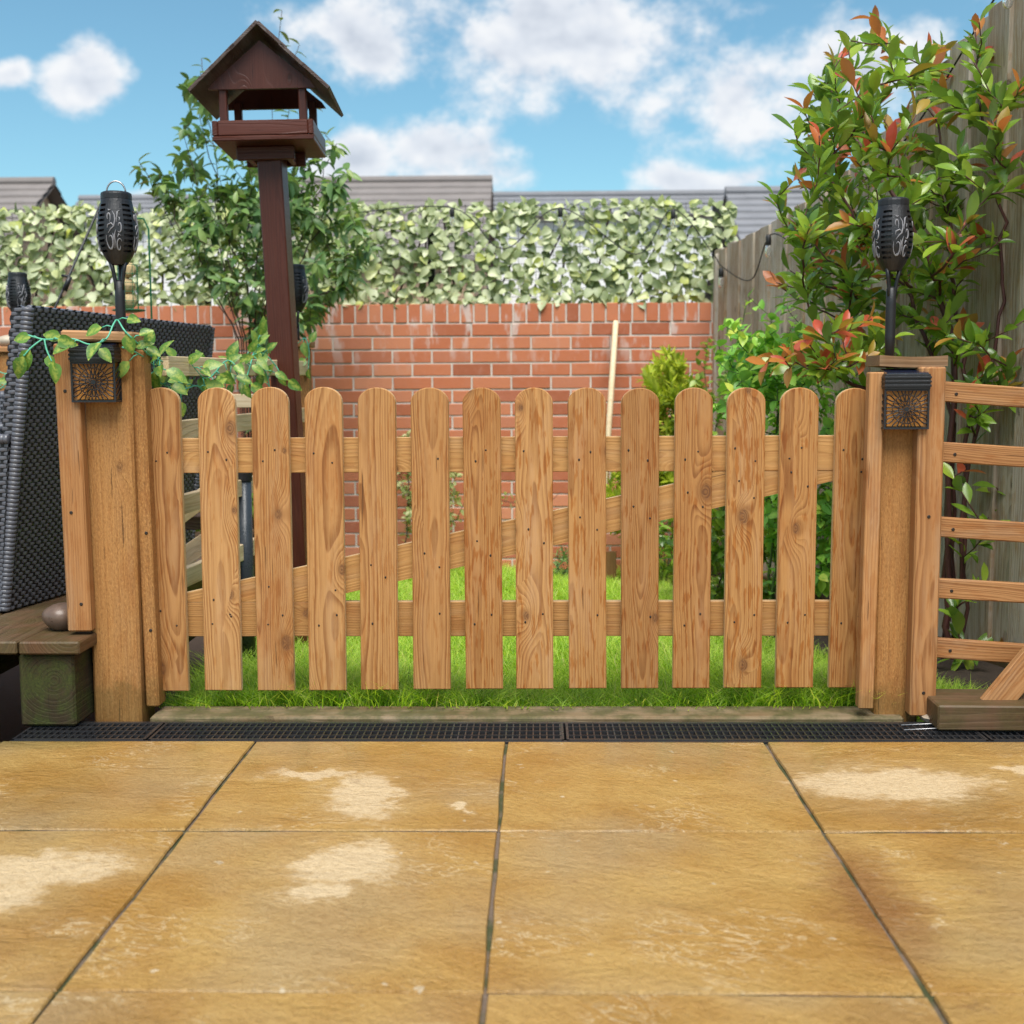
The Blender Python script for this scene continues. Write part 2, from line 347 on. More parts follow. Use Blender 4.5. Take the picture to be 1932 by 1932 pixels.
MT['slat'] = wood('trellis_slat_pine', (0.41, 0.205, 0.080), (0.215, 0.085, 0.025), (0.14, 0.06, 0.025), rings=200, knots=0.2, streak=0.5, grey=0.3, contrast=1.1)
MT['cap'] = wood('post_cap_pine', (0.46, 0.24, 0.105), (0.27, 0.125, 0.045), (0.14, 0.07, 0.03), rings=140, knots=0.1, grey=0.4, greyc=(0.25, 0.17, 0.10))
MT['capdark'] = wood('weathered_cap', (0.24, 0.145, 0.075), (0.13, 0.075, 0.035), (0.08, 0.04, 0.02), rings=150, knots=0.1, grey=0.4, greyc=(0.22, 0.16, 0.11))
MT['sleeper'] = wood('mossy_sleeper', (0.042, 0.029, 0.012), (0.018, 0.012, 0.005), (0.05, 0.03, 0.014), rings=90, knots=0.15, grey=0.3, greyc=(0.10, 0.08, 0.05), moss=0.85, rough=0.8, bmp=0.8)
MT['deck'] = wood('wet_deck_board', (0.125, 0.072, 0.038), (0.066, 0.036, 0.018), (0.06, 0.03, 0.015), rings=120, knots=0.2, grey=0.4, greyc=(0.12, 0.09, 0.06), moss=0.35, rough=0.5)
MT['sill'] = wood('weathered_sill', (0.22, 0.165, 0.10), (0.12, 0.085, 0.045), (0.07, 0.045, 0.02), rings=120, knots=0.15, grey=0.6, greyc=(0.24, 0.20, 0.15), moss=0.65, rough=0.75, bmp=0.8)
MT['pale'] = wood('fresh_pale_pine', (0.78, 0.63, 0.42), (0.62, 0.43, 0.23), (0.25, 0.13, 0.05), rings=110, knots=0.2, grey=0.1, contrast=0.8)
MT['greyfence'] = wood('silvered_fence_board', (0.50, 0.43, 0.355), (0.29, 0.235, 0.185), (0.085, 0.065, 0.045), rings=95, knots=0.35, streak=0.5, grey=0.55, greyc=(0.64, 0.59, 0.52), rough=0.8, contrast=1.15, bmp=0.8)
MT['brown'] = wood('dark_brown_stain', (0.088, 0.024, 0.014), (0.048, 0.013, 0.008), (0.03, 0.01, 0.006), rings=120, knots=0.25, grey=0.12, greyc=(0.10, 0.05, 0.04), rough=0.40, contrast=0.6, bmp=0.7)
MT['brownroof'] = wood('dark_brown_weathered_roof_board', (0.070, 0.045, 0.038), (0.040, 0.022, 0.018), (0.03, 0.015, 0.01), rings=120, knots=0.15, grey=0.55, greyc=(0.13, 0.11, 0.10), rough=0.55, contrast=0.8, bmp=1.0)
MT['black'] = plain('black_plastic', (0.014, 0.014, 0.016), 0.42, drops=0.8, spec=0.5)
MT['grate'] = plain('wet_black_grating', (0.022, 0.022, 0.024), 0.30, spec=0.7, bmp=0.2)
MT['scroll'] = plain('grey_scroll_print', (0.22, 0.215, 0.23), 0.4)
MT['darkin'] = plain('dark_inner', (0.03, 0.03, 0.034), 0.3)
MT['amber'] = plain('amber_plastic', (0.58, 0.24, 0.045), 0.35, var=0.3, scale=60)
MT['solar'] = plain('solar_cell', (0.012, 0.016, 0.035), 0.14, spec=0.8, drops=1.0)
MT['nail'] = plain('dark_nail', (0.045, 0.035, 0.03), 0.45, metal=0.6)
MT['steel'] = plain('galvanised_steel', (0.45, 0.45, 0.46), 0.35, metal=0.9)
MT['rattan'] = plain('dark_grey_rattan', (0.105, 0.107, 0.125), 0.34, var=0.25, scale=120, spec=0.55)
MT['rattan_dark'] = plain('black_rattan_stake', (0.010, 0.010, 0.012), 0.5)
MT['cushion'] = plain('grey_cushion_fabric', (0.11, 0.11, 0.12), 0.9, bmp=0.3, scale=300)
MT['stone'] = plain('brown_pebble', (0.13, 0.085, 0.062), 0.32, var=0.6, scale=28, bmp=0.2)
MT['stone2'] = plain('pale_pebble', (0.46, 0.38, 0.29), 0.5, var=0.25, scale=30)
MT['pipe'] = plain('slate_blue_tube', (0.040, 0.050, 0.062), 0.30, var=0.2, drops=0.8)
MT['wire'] = plain('mint_green_wire', (0.10, 0.42, 0.27), 0.4)
MT['cable'] = plain('black_cable', (0.012, 0.012, 0.012), 0.5)
MT['feedgreen'] = plain('green_coated_wire', (0.02, 0.14, 0.06), 0.4)
MT['fat'] = plain('suet_ball', (0.50, 0.36, 0.18), 0.8, var=0.35, scale=90, bmp=0.6)
MT['soil'] = plain('wet_soil', (0.045, 0.030, 0.020), 0.85, var=0.5, scale=40, bmp=1.0)
MT['bark'] = plain('brown_bark', (0.060, 0.036, 0.026), 0.75, var=0.45, scale=60, bmp=0.6)
MT['redbark'] = plain('reddish_twig', (0.085, 0.028, 0.022), 0.6, var=0.4, scale=60, bmp=0.3)
MT['greenstem'] = plain('green_stem', (0.07, 0.12, 0.03), 0.6, var=0.3)
MT['darkroof'] = plain('grey_brown_roof_tile', (0.205, 0.180, 0.170), 0.8, var=0.25, scale=2.0, bmp=0.3)
MT['darkroof2'] = plain('grey_roof_tile', (0.20, 0.20, 0.215), 0.8, var=0.25, scale=2.0, bmp=0.3)
MT['white_render'] = plain('white_rendered_wall', (0.82, 0.81, 0.79), 0.9, var=0.05, scale=3.0)
MT['render'] = plain('peach_rendered_wall', (0.55, 0.37, 0.24), 0.9, var=0.1, scale=3.0)
def glassmat():
    m, nt, b = newmat('clear_bulb_glass')
    b.inputs['Base Color'].default_value = (0.95, 0.95, 0.95, 1); b.inputs['Transmission Weight'].default_value = 0.9; b.inputs['Roughness'].default_value = 0.05; b.inputs['IOR'].default_value = 1.3
    return m
MT['glass'] = glassmat()

def brickmat():
    m, nt, b = newmat('red_orange_brick')
    oi = node(nt, 'ShaderNodeObjectInfo'); ge = node(nt, 'ShaderNodeNewGeometry'); P = ge.outputs['Position']
    f = M(nt, 'FRACT', M(nt, 'ADD', oi.outputs['Random'], ge.outputs['Random Per Island']))
    col = RAMP(nt, f, [(0.0, (0.36, 0.110, 0.055)), (0.25, (0.49, 0.155, 0.074)), (0.6, (0.54, 0.190, 0.095)), (0.85, (0.59, 0.235, 0.130)), (1.0, (0.40, 0.125, 0.068))])
    n = NOISE(nt, P, 24.0, 5.0, 0.65); col = MIX(nt, M(nt, 'MULTIPLY', SS(nt, n, 0.42, 0.75), 0.35), col, (0.50, 0.20, 0.13))
    n1 = NOISE(nt, P, 150.0, 3.0, 0.7); col = MIX(nt, M(nt, 'MULTIPLY', SS(nt, n1, 0.56, 0.74), 0.3), col, (0.18, 0.05, 0.03))
    # white lime bloom washed down from the coping joints
    x, y, z = SEP(nt, P)
    n2 = NOISE(nt, VEC(nt, M(nt, 'MULTIPLY', x, 11.0), 0.0, M(nt, 'MULTIPLY', z, 3.6)), 1.0, 4.0, 0.6)
    lim = M(nt, 'MULTIPLY', SS(nt, n2, 0.525, 0.64), SS(nt, z, 0.85, 1.2))
    col = MIX(nt, M(nt, 'MULTIPLY', lim, 0.75), col, (0.62, 0.52, 0.48))
    nt.links.new(col, b.inputs['Base Color']); b.inputs['Roughness'].default_value = 0.85; b.inputs['Specular IOR Level'].default_value = 0.25
    bump(nt, b, M(nt, 'ADD', n, n1), 0.5, 0.002); return m
MT['brick'] = brickmat()
MT['mortar'] = plain('pale_mortar', (0.60, 0.53, 0.47), 0.95, var=0.25, scale=25, bmp=0.6)

def slabmat():
    m, nt, b = newmat('wet_buff_sandstone')
    oi = node(nt, 'ShaderNodeObjectInfo'); ge = node(nt, 'ShaderNodeNewGeometry'); P = ge.outputs['Position']
    x, y, z = SEP(nt, P); rnd = oi.outputs['Random']
    ang = M(nt, 'MULTIPLY_ADD', M(nt, 'FRACT', M(nt, 'MULTIPLY', rnd, 7.7)), 0.9, -0.65)
    ca = M(nt, 'COSINE', ang); sa = M(nt, 'SINE', ang)
    ru = M(nt, 'ADD', M(nt, 'MULTIPLY', x, ca), M(nt, 'MULTIPLY', y, sa)); rv = M(nt, 'SUBTRACT', M(nt, 'MULTIPLY', y, ca), M(nt, 'MULTIPLY', x, sa))
    off = M(nt, 'MULTIPLY', rnd, 31.0)
    pl = VEC(nt, M(nt, 'MULTIPLY', ru, 4.5), M(nt, 'MULTIPLY', rv, 8.0), off)         # riven bedding runs one way in each slab
    band = NOISE(nt, pl, 1.0, 5.0, 0.6, 0.8)
    fine = NOISE(nt, VEC(nt, M(nt, 'MULTIPLY', ru, 13.0), M(nt, 'MULTIPLY', rv, 30.0), off), 1.0, 5.0, 0.6, 1.2)
    cloud = NOISE(nt, VM(nt, 'ADD', P, VEC(nt, off, off, 0.0)), 3.2, 5.0, 0.6)
    sand = NOISE(nt, P, 420.0, 3.0, 0.75)
    col = MIX(nt, SS(nt, cloud, 0.30, 0.70), (0.355, 0.186, 0.040), (0.455, 0.285, 0.088))
    col = MIX(nt, M(nt, 'MULTIPLY', SS(nt, band, 0.45, 0.8), 0.45), col, (0.34, 0.175, 0.042))
    gr = NOISE(nt, VM(nt, 'ADD', P, VEC(nt, 3.1, off, 0.0)), 2.1, 3.0, 0.55)
    col = MIX(nt, M(nt, 'MULTIPLY', SS(nt, gr, 0.46, 0.70), 0.60), col, (0.37, 0.265, 0.135))
    # thin pale ridges of the riven face
    rid = SS(nt, M(nt, 'ABSOLUTE', M(nt, 'SUBTRACT', fine, 0.53)), 0.026, 0.0)
    rid = M(nt, 'MULTIPLY', rid, SS(nt, NOISE(nt, VM(nt, 'ADD', P, VEC(nt, off, 1.0, 0.0)), 4.5, 2.0, 0.5), 0.50, 0.66))
    col = MIX(nt, M(nt, 'MULTIPLY', rid, 0.70), col, (0.66, 0.52, 0.32))
    # patches that have dried out already, with ragged edges
    w = NOISE(nt, P, 11.0, 6.0, 0.68, col=True); wx, wy, wz = SEP(nt, w)
    xw = M(nt, 'MULTIPLY_ADD', M(nt, 'SUBTRACT', wx, 0.5), 0.17, x); yw = M(nt, 'MULTIPLY_ADD', M(nt, 'SUBTRACT', wy, 0.5), 0.17, y)
    dry = None
    for px, py, rx, ry, aa in DRY:
        q = at_z(px, py, 0.0); c, s = math.cos(aa), math.sin(aa)
        ux = M(nt, 'SUBTRACT', xw, q.x); uy = M(nt, 'SUBTRACT', yw, q.y)
        a = M(nt, 'DIVIDE', M(nt, 'ADD', M(nt, 'MULTIPLY', ux, c), M(nt, 'MULTIPLY', uy, s)), rx)
        e = M(nt, 'DIVIDE', M(nt, 'SUBTRACT', M(nt, 'MULTIPLY', uy, c), M(nt, 'MULTIPLY', ux, s)), ry)
        d = M(nt, 'SUBTRACT', 1.0, M(nt, 'SQRT', M(nt, 'ADD', M(nt, 'MULTIPLY', a, a), M(nt, 'MULTIPLY', e, e))))
        dry = d if dry is None else M(nt, 'MAXIMUM', dry, d)
    dn = M(nt, 'MULTIPLY_ADD', M(nt, 'SUBTRACT', fine, 0.5), 0.5, dry)
    dn2 = M(nt, 'MULTIPLY_ADD', M(nt, 'SUBTRACT', sand, 0.5), 0.35, M(nt, 'MULTIPLY_ADD', M(nt, 'SUBTRACT', NOISE(nt, P, 38.0, 4.0, 0.7), 0.5), 0.75, dn)); dm = SS(nt, dn2, -0.05, 0.42); half = SS(nt, dn, -0.75, 0.15)
    col = MIX(nt, M(nt, 'MULTIPLY', half, 0.40), col, (0.47, 0.325, 0.15))
    col = MIX(nt, M(nt, 'MULTIPLY', dm, 0.88), col, (0.58, 0.44, 0.265))
    # iron-brown bruise on one slab, and small brown flecks
    q = at_z(1640, 1690, 0.0)
    dd = M(nt, 'SQRT', M(nt, 'ADD', M(nt, 'POWER', M(nt, 'DIVIDE', M(nt, 'SUBTRACT', xw, q.x), 0.085), 2.0), M(nt, 'POWER', M(nt, 'DIVIDE', M(nt, 'SUBTRACT', yw, q.y), 0.26), 2.0)))
    col = MIX(nt, M(nt, 'MULTIPLY', SS(nt, dd, 1.4, 0.2), 0.75), col, (0.20, 0.083, 0.025))
    fl = SS(nt, NOISE(nt, VM(nt, 'ADD', P, VEC(nt, 7.0, off, 0.0)), 9.0, 4.0, 0.6), 0.66, 0.76)
    col = MIX(nt, M(nt, 'MULTIPLY', fl, 0.55), col, (0.20, 0.10, 0.04))
    wl = SS(nt, NOISE(nt, VM(nt, 'ADD', P, VEC(nt, off, 5.0, 2.0)), 20.0, 3.0, 0.6), 0.695, 0.72)
    col = MIX(nt, M(nt, 'MULTIPLY', wl, 0.4), col, (0.72, 0.66, 0.52))
    col = MIX(nt, M(nt, 'MULTIPLY', SS(nt, sand, 0.46, 0.55), 0.30), col, MIX(nt, 1.0, col, (0.55, 0.5, 0.42), 'MULTIPLY'))
    grit = NOISE(nt, P, 75.0, 4.0, 0.75); col = MIX(nt, M(nt, 'MULTIPLY', SS(nt, grit, 0.47, 0.60), 0.34), col, MIX(nt, 1.0, col, (0.66, 0.58, 0.45), 'MULTIPLY'))
    spk = NOISE(nt, VM(nt, 'ADD', P, VEC(nt, 3.0, 9.0, off)), 160.0, 2.0, 0.6); col = MIX(nt, M(nt, 'MULTIPLY', SS(nt, spk, 0.70, 0.76), 0.6), col, (0.07, 0.045, 0.025))
    # green film along the wet edge by the drain
    ed = M(nt, 'MULTIPLY', SS(nt, y, 2.70, 2.83), M(nt, 'MULTIPLY', SS(nt, M(nt, 'MULTIPLY_ADD', cloud, 1.2, M(nt, 'MULTIPLY', x, -0.55)), 1.0, 1.4), 0.6))
    col = MIX(nt, ed, col, (0.10, 0.095, 0.02))
    nt.links.new(col, b.inputs['Base Color'])
    rr = M(nt, 'MULTIPLY_ADD', M(nt, 'SUBTRACT', 1.0, dm), -0.46, 0.86); rr = M(nt, 'MULTIPLY_ADD', M(nt, 'SUBTRACT', cloud, 0.5), 0.5, rr, clamp=True)
    nt.links.new(rr, b.inputs['Roughness']); b.inputs['Specular IOR Level'].default_value = 0.38
    h = M(nt, 'ADD', M(nt, 'MULTIPLY', band, 2.2), M(nt, 'ADD', M(nt, 'MULTIPLY', fine, 0.5), M(nt, 'MULTIPLY', grit, 0.8)))
    bump(nt, b, h, 0.9, 0.009)
    cw = M(nt, 'MULTIPLY', M(nt, 'SUBTRACT', 1.0, dm), SS(nt, gr, 0.35, 0.62, 0.25, 0.75)); nt.links.new(cw, b.inputs['Coat Weight']); b.inputs['Coat Roughness'].default_value = 0.22
    return m
DRY = [(690, 1500, 0.085, 0.155, 0.15), (590, 1462, 0.12, 0.035, 0.0), (660, 1625, 0.10, 0.115, -0.5), (600, 1680, 0.07, 0.04, 0.3),
       (1690, 1480, 0.235, 0.115, 0.06), (60, 1640, 0.19, 0.085, 0.15), (-60, 1690, 0.14, 0.09, 0.0), (330, 1500, 0.0001, 0.0001, 0.0), (865, 1525, 0.022, 0.03, 0.5), (1925, 1450, 0.05, 0.03, 0.2)]
MT['slab'] = slabmat()
def bedmat():
    m, nt, b = newmat('mossy_joint_mortar')
    P = node(nt, 'ShaderNodeNewGeometry').outputs['Position']
    n = NOISE(nt, P, 9.0, 4.0, 0.6); n2 = NOISE(nt, P, 120.0, 3.0, 0.7)
    col = MIX(nt, SS(nt, n, 0.42, 0.60), (0.190, 0.135, 0.095), (0.062, 0.070, 0.020)); col = MIX(nt, n2, col, MIX(nt, 1.0, col, (0.5, 0.5, 0.5), 'MULTIPLY'))
    nt.links.new(col, b.inputs['Base Color']); b.inputs['Roughness'].default_value = 0.9; bump(nt, b, n2, 0.7, 0.004); return m
MT['bed'] = bedmat()
def turfmat():
    m, nt, b = newmat('turf_soil')
    P = node(nt, 'ShaderNodeNewGeometry').outputs['Position']
    n = NOISE(nt, P, 30.0, 5.0, 0.7)
    nt.links.new(MIX(nt, n, (0.07, 0.12, 0.015), (0.16, 0.26, 0.03)), b.inputs['Base Color']); b.inputs['Roughness'].default_value = 0.9; bump(nt, b, n, 0.8, 0.01); return m
MT['turf'] = turfmat()
MT['grass'] = leafmat('grass_blade', [(0.0, (0.209, 0.369, 0.026)), (0.35, (0.362, 0.568, 0.042)), (0.7, (0.516, 0.720, 0.064)), (0.93, (0.680, 0.792, 0.113)), (1.0, (0.800, 0.684, 0.302))], rough=0.5, trans=0.45, vein=0.0, spec=0.35)
MT['photinia'] = leafmat('photinia_green_leaf', [(0.0, (0.095, 0.189, 0.030)), (0.4, (0.162, 0.297, 0.033)), (0.75, (0.259, 0.405, 0.044)), (1.0, (0.363, 0.459, 0.049))], rough=0.26, trans=0.32, spec=0.7)
MT['photinia_red'] = leafmat('photinia_young_red_leaf', [(0.0, (0.506, 0.078, 0.041)), (0.35, (0.598, 0.144, 0.067)), (0.6, (0.506, 0.218, 0.040)), (0.8, (0.380, 0.270, 0.037)), (1.0, (0.598, 0.109, 0.069))], rough=0.34, trans=0.35)
MT['cherry'] = leafmat('cherry_leaf', [(0.0, (0.070, 0.151, 0.054)), (0.5, (0.133, 0.240, 0.072)), (0.85, (0.217, 0.347, 0.090)), (1.0, (0.288, 0.365, 0.108))], rough=0.42, trans=0.30)
MT['cherry_tip'] = leafmat('cherry_young_leaf', [(0.0, (0.09, 0.115, 0.035)), (0.6, (0.12, 0.17, 0.04)), (1.0, (0.15, 0.085, 0.045))], rough=0.45, trans=0.35)
MT['ivy'] = leafmat('artificial_ivy_leaf', [(0.0, (0.168, 0.214, 0.085)), (0.3, (0.319, 0.373, 0.175)), (0.6, (0.502, 0.539, 0.306)), (0.85, (0.646, 0.666, 0.418)), (1.0, (0.502, 0.539, 0.102))], rough=0.38, trans=0.22, vein=0.3, spec=0.6)
MT['rose'] = leafmat('rose_leaf', [(0.0, (0.153, 0.374, 0.067)), (0.5, (0.289, 0.595, 0.091)), (0.9, (0.525, 0.800, 0.121)), (1.0, (0.800, 0.800, 0.152))], rough=0.38, trans=0.30)
MT['lime'] = leafmat('lime_conifer', [(0.0, (0.25, 0.34, 0.015)), (0.5, (0.42, 0.50, 0.025)), (1.0, (0.56, 0.58, 0.05))], rough=0.6, trans=0.35, vein=0.0)
MT['limeleaf'] = leafmat('pale_green_privet_leaf', [(0.0, (0.17, 0.30, 0.035)), (0.5, (0.29, 0.42, 0.06)), (1.0, (0.45, 0.55, 0.16))], rough=0.42, trans=0.35)
MT['varieg'] = leafmat('cream_edged_leaf', [(0.0, (0.22, 0.28, 0.07)), (0.5, (0.42, 0.44, 0.17)), (1.0, (0.58, 0.56, 0.30))], rough=0.5, trans=0.3)
MT['garland'] = leafmat('garland_leaf', [(0.0, (0.075, 0.188, 0.033)), (0.6, (0.131, 0.275, 0.044)), (1.0, (0.213, 0.362, 0.088))], rough=0.38, trans=0.25, yellow=(0.46, 0.52, 0.10))
# ================================================================== SETTING
def lawn_z(y): return -0.015 - 0.225 * max(0.0, min(1.0, (y - 3.2) / 3.7))
YW = 6.95                                            # front face of the brick wall
FA, FB = at(1352, 600, YW), None                     # fence meets the wall here
FX0 = FA.x; FK = 0.128                                # fence runs slightly outwards towards the house
def fence_x(y): return FX0 + FK * (YW - y)

b = MB(); b.add([(-400, -400, -0.42), (400, -400, -0.42), (400, 400, -0.42), (-400, 400, -0.42)], [(0, 1, 2, 3)])
tag(b.build('ground', MT['soil']), kind='structure')
# lawn: a sloping sheet, with the border of soil under the shrubs on the right
b = MB(); n = 24
ys = [3.115 + (YW + 0.05 - 3.115) * i / n for i in range(n + 1)]
for i, y in enumerate(ys): b.v += [(-1.02, y, lawn_z(y) - 0.03), (2.2, y, lawn_z(y) - 0.03)]
for i in range(n): b.f.append((2 * i, 2 * i + 1, 2 * i + 3, 2 * i + 2)); b.m.append(0)
tag(b.build('lawn', MT['turf']), kind='structure')
b = MB()
for i in range(25):
    y = 3.22 + (YW - 3.22) * i / 24
    xe = fence_x(y); xs = xe - 0.42 - 0.16 * math.sin(y * 1.7) - (0.25 if y > 5.6 else 0)
    b.v += [(xs, y, lawn_z(y) - 0.035), (xs + 0.12, y, lawn_z(y) + 0.02), (xe + 0.05, y, lawn_z(y) + 0.03)]
for i in range(24):
    for k in (0, 1): a = 3 * i + k; b.f.append((a, a + 1, a + 4, a + 3)); b.m.append(0)
tag(b.build('flower_bed', MT['soil']), kind='structure')

# ---- patio of sandstone slabs on a mortar bed
b = MB(); b.box((-3.3, -2.2, -0.10), (3.3, 2.805, -0.007)); patio = tag(b.build('patio', MT['bed']), kind='structure')
mid = at_z(955, 1397, 0).x; lft = at_z(481, 1400, 0).x; rgt = at_z(1437, 1388, 0).x
cols = [mid - 3 * 0.606 - 0.9, mid - 3 * 0.606, lft - 0.606, lft, mid, rgt, rgt + 0.606, rgt + 1.212, rgt + 1.9]
rowy = [2.806, 2.222, 1.605, 0.998, 0.39, -0.215, -0.82, -1.43, -2.1]
for r in range(len(rowy) - 1):
    for c in range(len(cols) - 1):
        x0, x1, y1, y0 = cols[c] + 0.0035, cols[c + 1] - 0.0035, rowy[r] - 0.004, rowy[r + 1] + 0.005
        # edges of a riven slab are slightly uneven
        pts = []
        for (ax, ay), (bx, by) in (((x0, y0), (x1, y0)), ((x1, y0), (x1, y1)), ((x1, y1), (x0, y1)), ((x0, y1), (x0, y0))):
            for k in range(6):
                t = k / 6; j = 0.0020
                pts.append((ax + (bx - ax) * t + random.uniform(-j, j), ay + (by - ay) * t + random.uniform(-j, j)))
        dz = random.uniform(-0.0015, 0.0015); k = len(pts); cx, cy = (x0 + x1) / 2, (y0 + y1) / 2
        b = MB()
        inn = [(cx + (px - cx) * 0.9935, cy + (py - cy) * 0.9935) for px, py in pts]
        b.v = [(px - cx, py - cy, -0.03) for px, py in pts] + [(px - cx, py - cy, -0.004 + dz + random.uniform(-.001, .001)) for px, py in pts] + [(px - cx, py - cy, dz) for px, py in inn]
        for i in range(k):
            j = (i + 1) % k
            b.f += [(i, j, k + j, k + i), (k + i, k + j, 2 * k + j, 2 * k + i)]
        b.f.append(tuple(range(2 * k, 3 * k))); b.m = [1, 0] * k + [0]
        o = b.build('paving_slab', [MT['slab'], MT['bed']], patio); o.location = (cx, cy, 0)

# ---- drain channel with grating
dr = thing('drain_channel', 'black plastic drainage channel running between the paving and the timber sill', 'drain', (0, 2.9, 0))
DX0, DX1 = at_z(35, 1383, 0).x, at_z(1775, 1375, 0).x; gj = at_z(1065, 1372, 0).x
b = MB(); xa, xb = DX0, 2.6
b.box((xa, -0.088, -0.12), (xb, 0.088, -0.075)); b.box((xa, -0.088, -0.075), (xb, -0.074, -0.004)); b.box((xa, 0.074, -0.075), (xb, 0.088, -0.004))
b.build('channel', MT['grate'], dr, bevel=0.0)
segs = [(DX0, gj - 1.0), (gj - 1.0, gj), (gj, gj + 1.0), (gj + 1.0, gj + 1.9)]
for s0, s1 in segs:
    b = MB(); s0 += 0.003; s1 -= 0.003
    for yy, hw in ((-0.070, 0.004), (-0.036, 0.0016), (0.0, 0.0016), (0.036, 0.0016), (0.070, 0.004)): b.box((s0, yy - hw, -0.016), (s1, yy + hw, -0.002))
    x = s0 + 0.002
    while x < s1:
        b.box((x - 0.0017, -0.066, -0.017), (x + 0.0017, 0.066, -0.003)); x += 0.0164
    for e in (s0, s1 - 0.006): b.box((e, -0.074, -0.018), (e + 0.006, 0.074, -0.0015))
    b.build('grating', MT['grate'], dr)
# bright U-shaped wire lying on the grating
p = [at_z(1700, 1368, 0.004), at_z(1790, 1364, 0.004), at_z(1848, 1361, 0.004), at_z(1857, 1366, 0.004), at_z(1848, 1370, 0.004), at_z(1770, 1374, 0.004), at_z(1706, 1377, 0.004)]
w = MB().tube(p, 0.0013, 6).build('wire_clip', MT['steel'], smooth=True); tag(w, 'thin bent silver wire lying on the drain grating by the right post', 'wire')

# ---- timber sill under the gate
sl0, sl1 = -0.985, 0.92
sill = plank('timber_sill', (sl0, 3.060, -0.034), (sl1, 3.060, -0.034), 0.11, 0.075, MT['sill'], ydir=(0, 0, -1), bevel=0.006)
tag(sill, 'weathered green tinged timber sill on the ground under the gate', 'sill')

# ---- brick wall
wx0, wx1 = -3.4, FX0 + 0.03; WT = 1.30
wall = thing('brick_wall', 'red brick garden wall with a brick on edge top course', 'wall', (0, YW, 0))
MB().box((wx0, 0.005, -0.40), (wx1, 0.2, WT - 0.006)).build('mortar', MT['mortar'], wall)
def boxmesh(name, sx, sy, sz, mat, bev): return MB().box((-sx / 2, 0, -sz / 2), (sx / 2, sy, sz / 2)).mesh(name, mat, bevel=bev)
bme = boxmesh('brick', 0.2145, 0.1, 0.0645, MT['brick'], 0.0025); cme = boxmesh('coping_brick', 0.0645, 0.21, 0.102, MT['brick'], 0.0025)
x = wx0 + 0.03
while x < wx1:
    o = link('coping_brick', cme, wall); o.location = (x, random.uniform(-.003, .001), WT - 0.051 + random.uniform(-.002, .002)); x += 0.0745
bricks = []
for r in range(21):
    z = WT - 0.102 - 0.0100 - 0.0325 - r * 0.0747
    x = wx0 + (0.1125 if r % 2 else 0.0)
    while x < wx1 + 0.05:
        bricks.append((x, z)); x += 0.2247
def seen(xz): return (xz[0] > -1.5 and xz[1] > -0.30) or xz[1] > 0.92
vis = [q for q in bricks if seen(q)][:300]; rest = [q for q in bricks if not seen(q)] + [q for q in bricks if seen(q)][300:]
for x, z in vis:
    o = link('brick', bme, wall); o.location = (x, random.uniform(-.002, .0015), z + random.uniform(-.001, .001)); o.rotation_euler = (0, random.uniform(-.004, .004), 0)
b = MB()
for x, z in rest: b.box((x - 0.107, 0, z - 0.032), (x + 0.107, 0.1, z + 0.032))
tag(b.build('brickwork', MT['brick'], wall), kind='stuff')

# ---- fence along the right, of upright weathered boards
fence = thing('board_fence', 'tall silvery grey upright board fence along the right side of the garden', 'fence', (0, 0, 0))
y = YW + 0.02; i = 0
def fence_top(y):
    pts = [(2.0, 2.10), (3.6, 2.02), (4.05, 1.95), (4.5, 1.80), (5.1, 1.68), (5.8, 1.62), (7.2, 1.575)]
    for (a, ha), (c, hc) in zip(pts, pts[1:]):
        if a <= y <= c: return ha + (hc - ha) * (y - a) / (c - a)
    return 2.1
fdir = Vector((FK, -1, 0)).normalized(); fnrm = Vector((-1, -FK, 0)).normalized()
while y > 2.2:
    wd = random.uniform(0.118, 0.130); yc = y - wd * 0.5
    base = Vector((fence_x(yc), yc, -0.20)) + fnrm * (0.012 if i % 2 else 0.0)
    top = Vector((base.x, base.y, fence_top(yc) + random.uniform(-0.012, 0.012)))
    plank('fence_board', base, top, wd + 0.010, 0.016, MT['greyfence'], fence, ydir=-fnrm, bevel=0.0015, jitter=0.0015)
    y -= wd * 0.98; i += 1
for zz in (0.25, 1.3):
    plank('fence_rail', Vector((fence_x(YW), YW, zz)) - fnrm * 0.035, Vector((fence_x(2.2), 2.2, zz + 0.12)) - fnrm * 0.035, 0.07, 0.035, MT['greyfence'], fence, ydir=fnrm)
plank('gravel_board', Vector((fence_x(YW), YW, -0.22)) + fnrm * 0.032, Vector((fence_x(2.2), 2.2, -0.02)) + fnrm * 0.032, 0.17, 0.022, MT['deck'], fence, ydir=fnrm)
plank('end_post', at(1356, 600, YW - 0.03) * 1 + Vector((0.01, 0, -1.5)), Vector((at(1356, 600, YW - 0.03).x + 0.01, YW - 0.03, 1.56)), 0.075, 0.075, MT['greyfence'], fence)

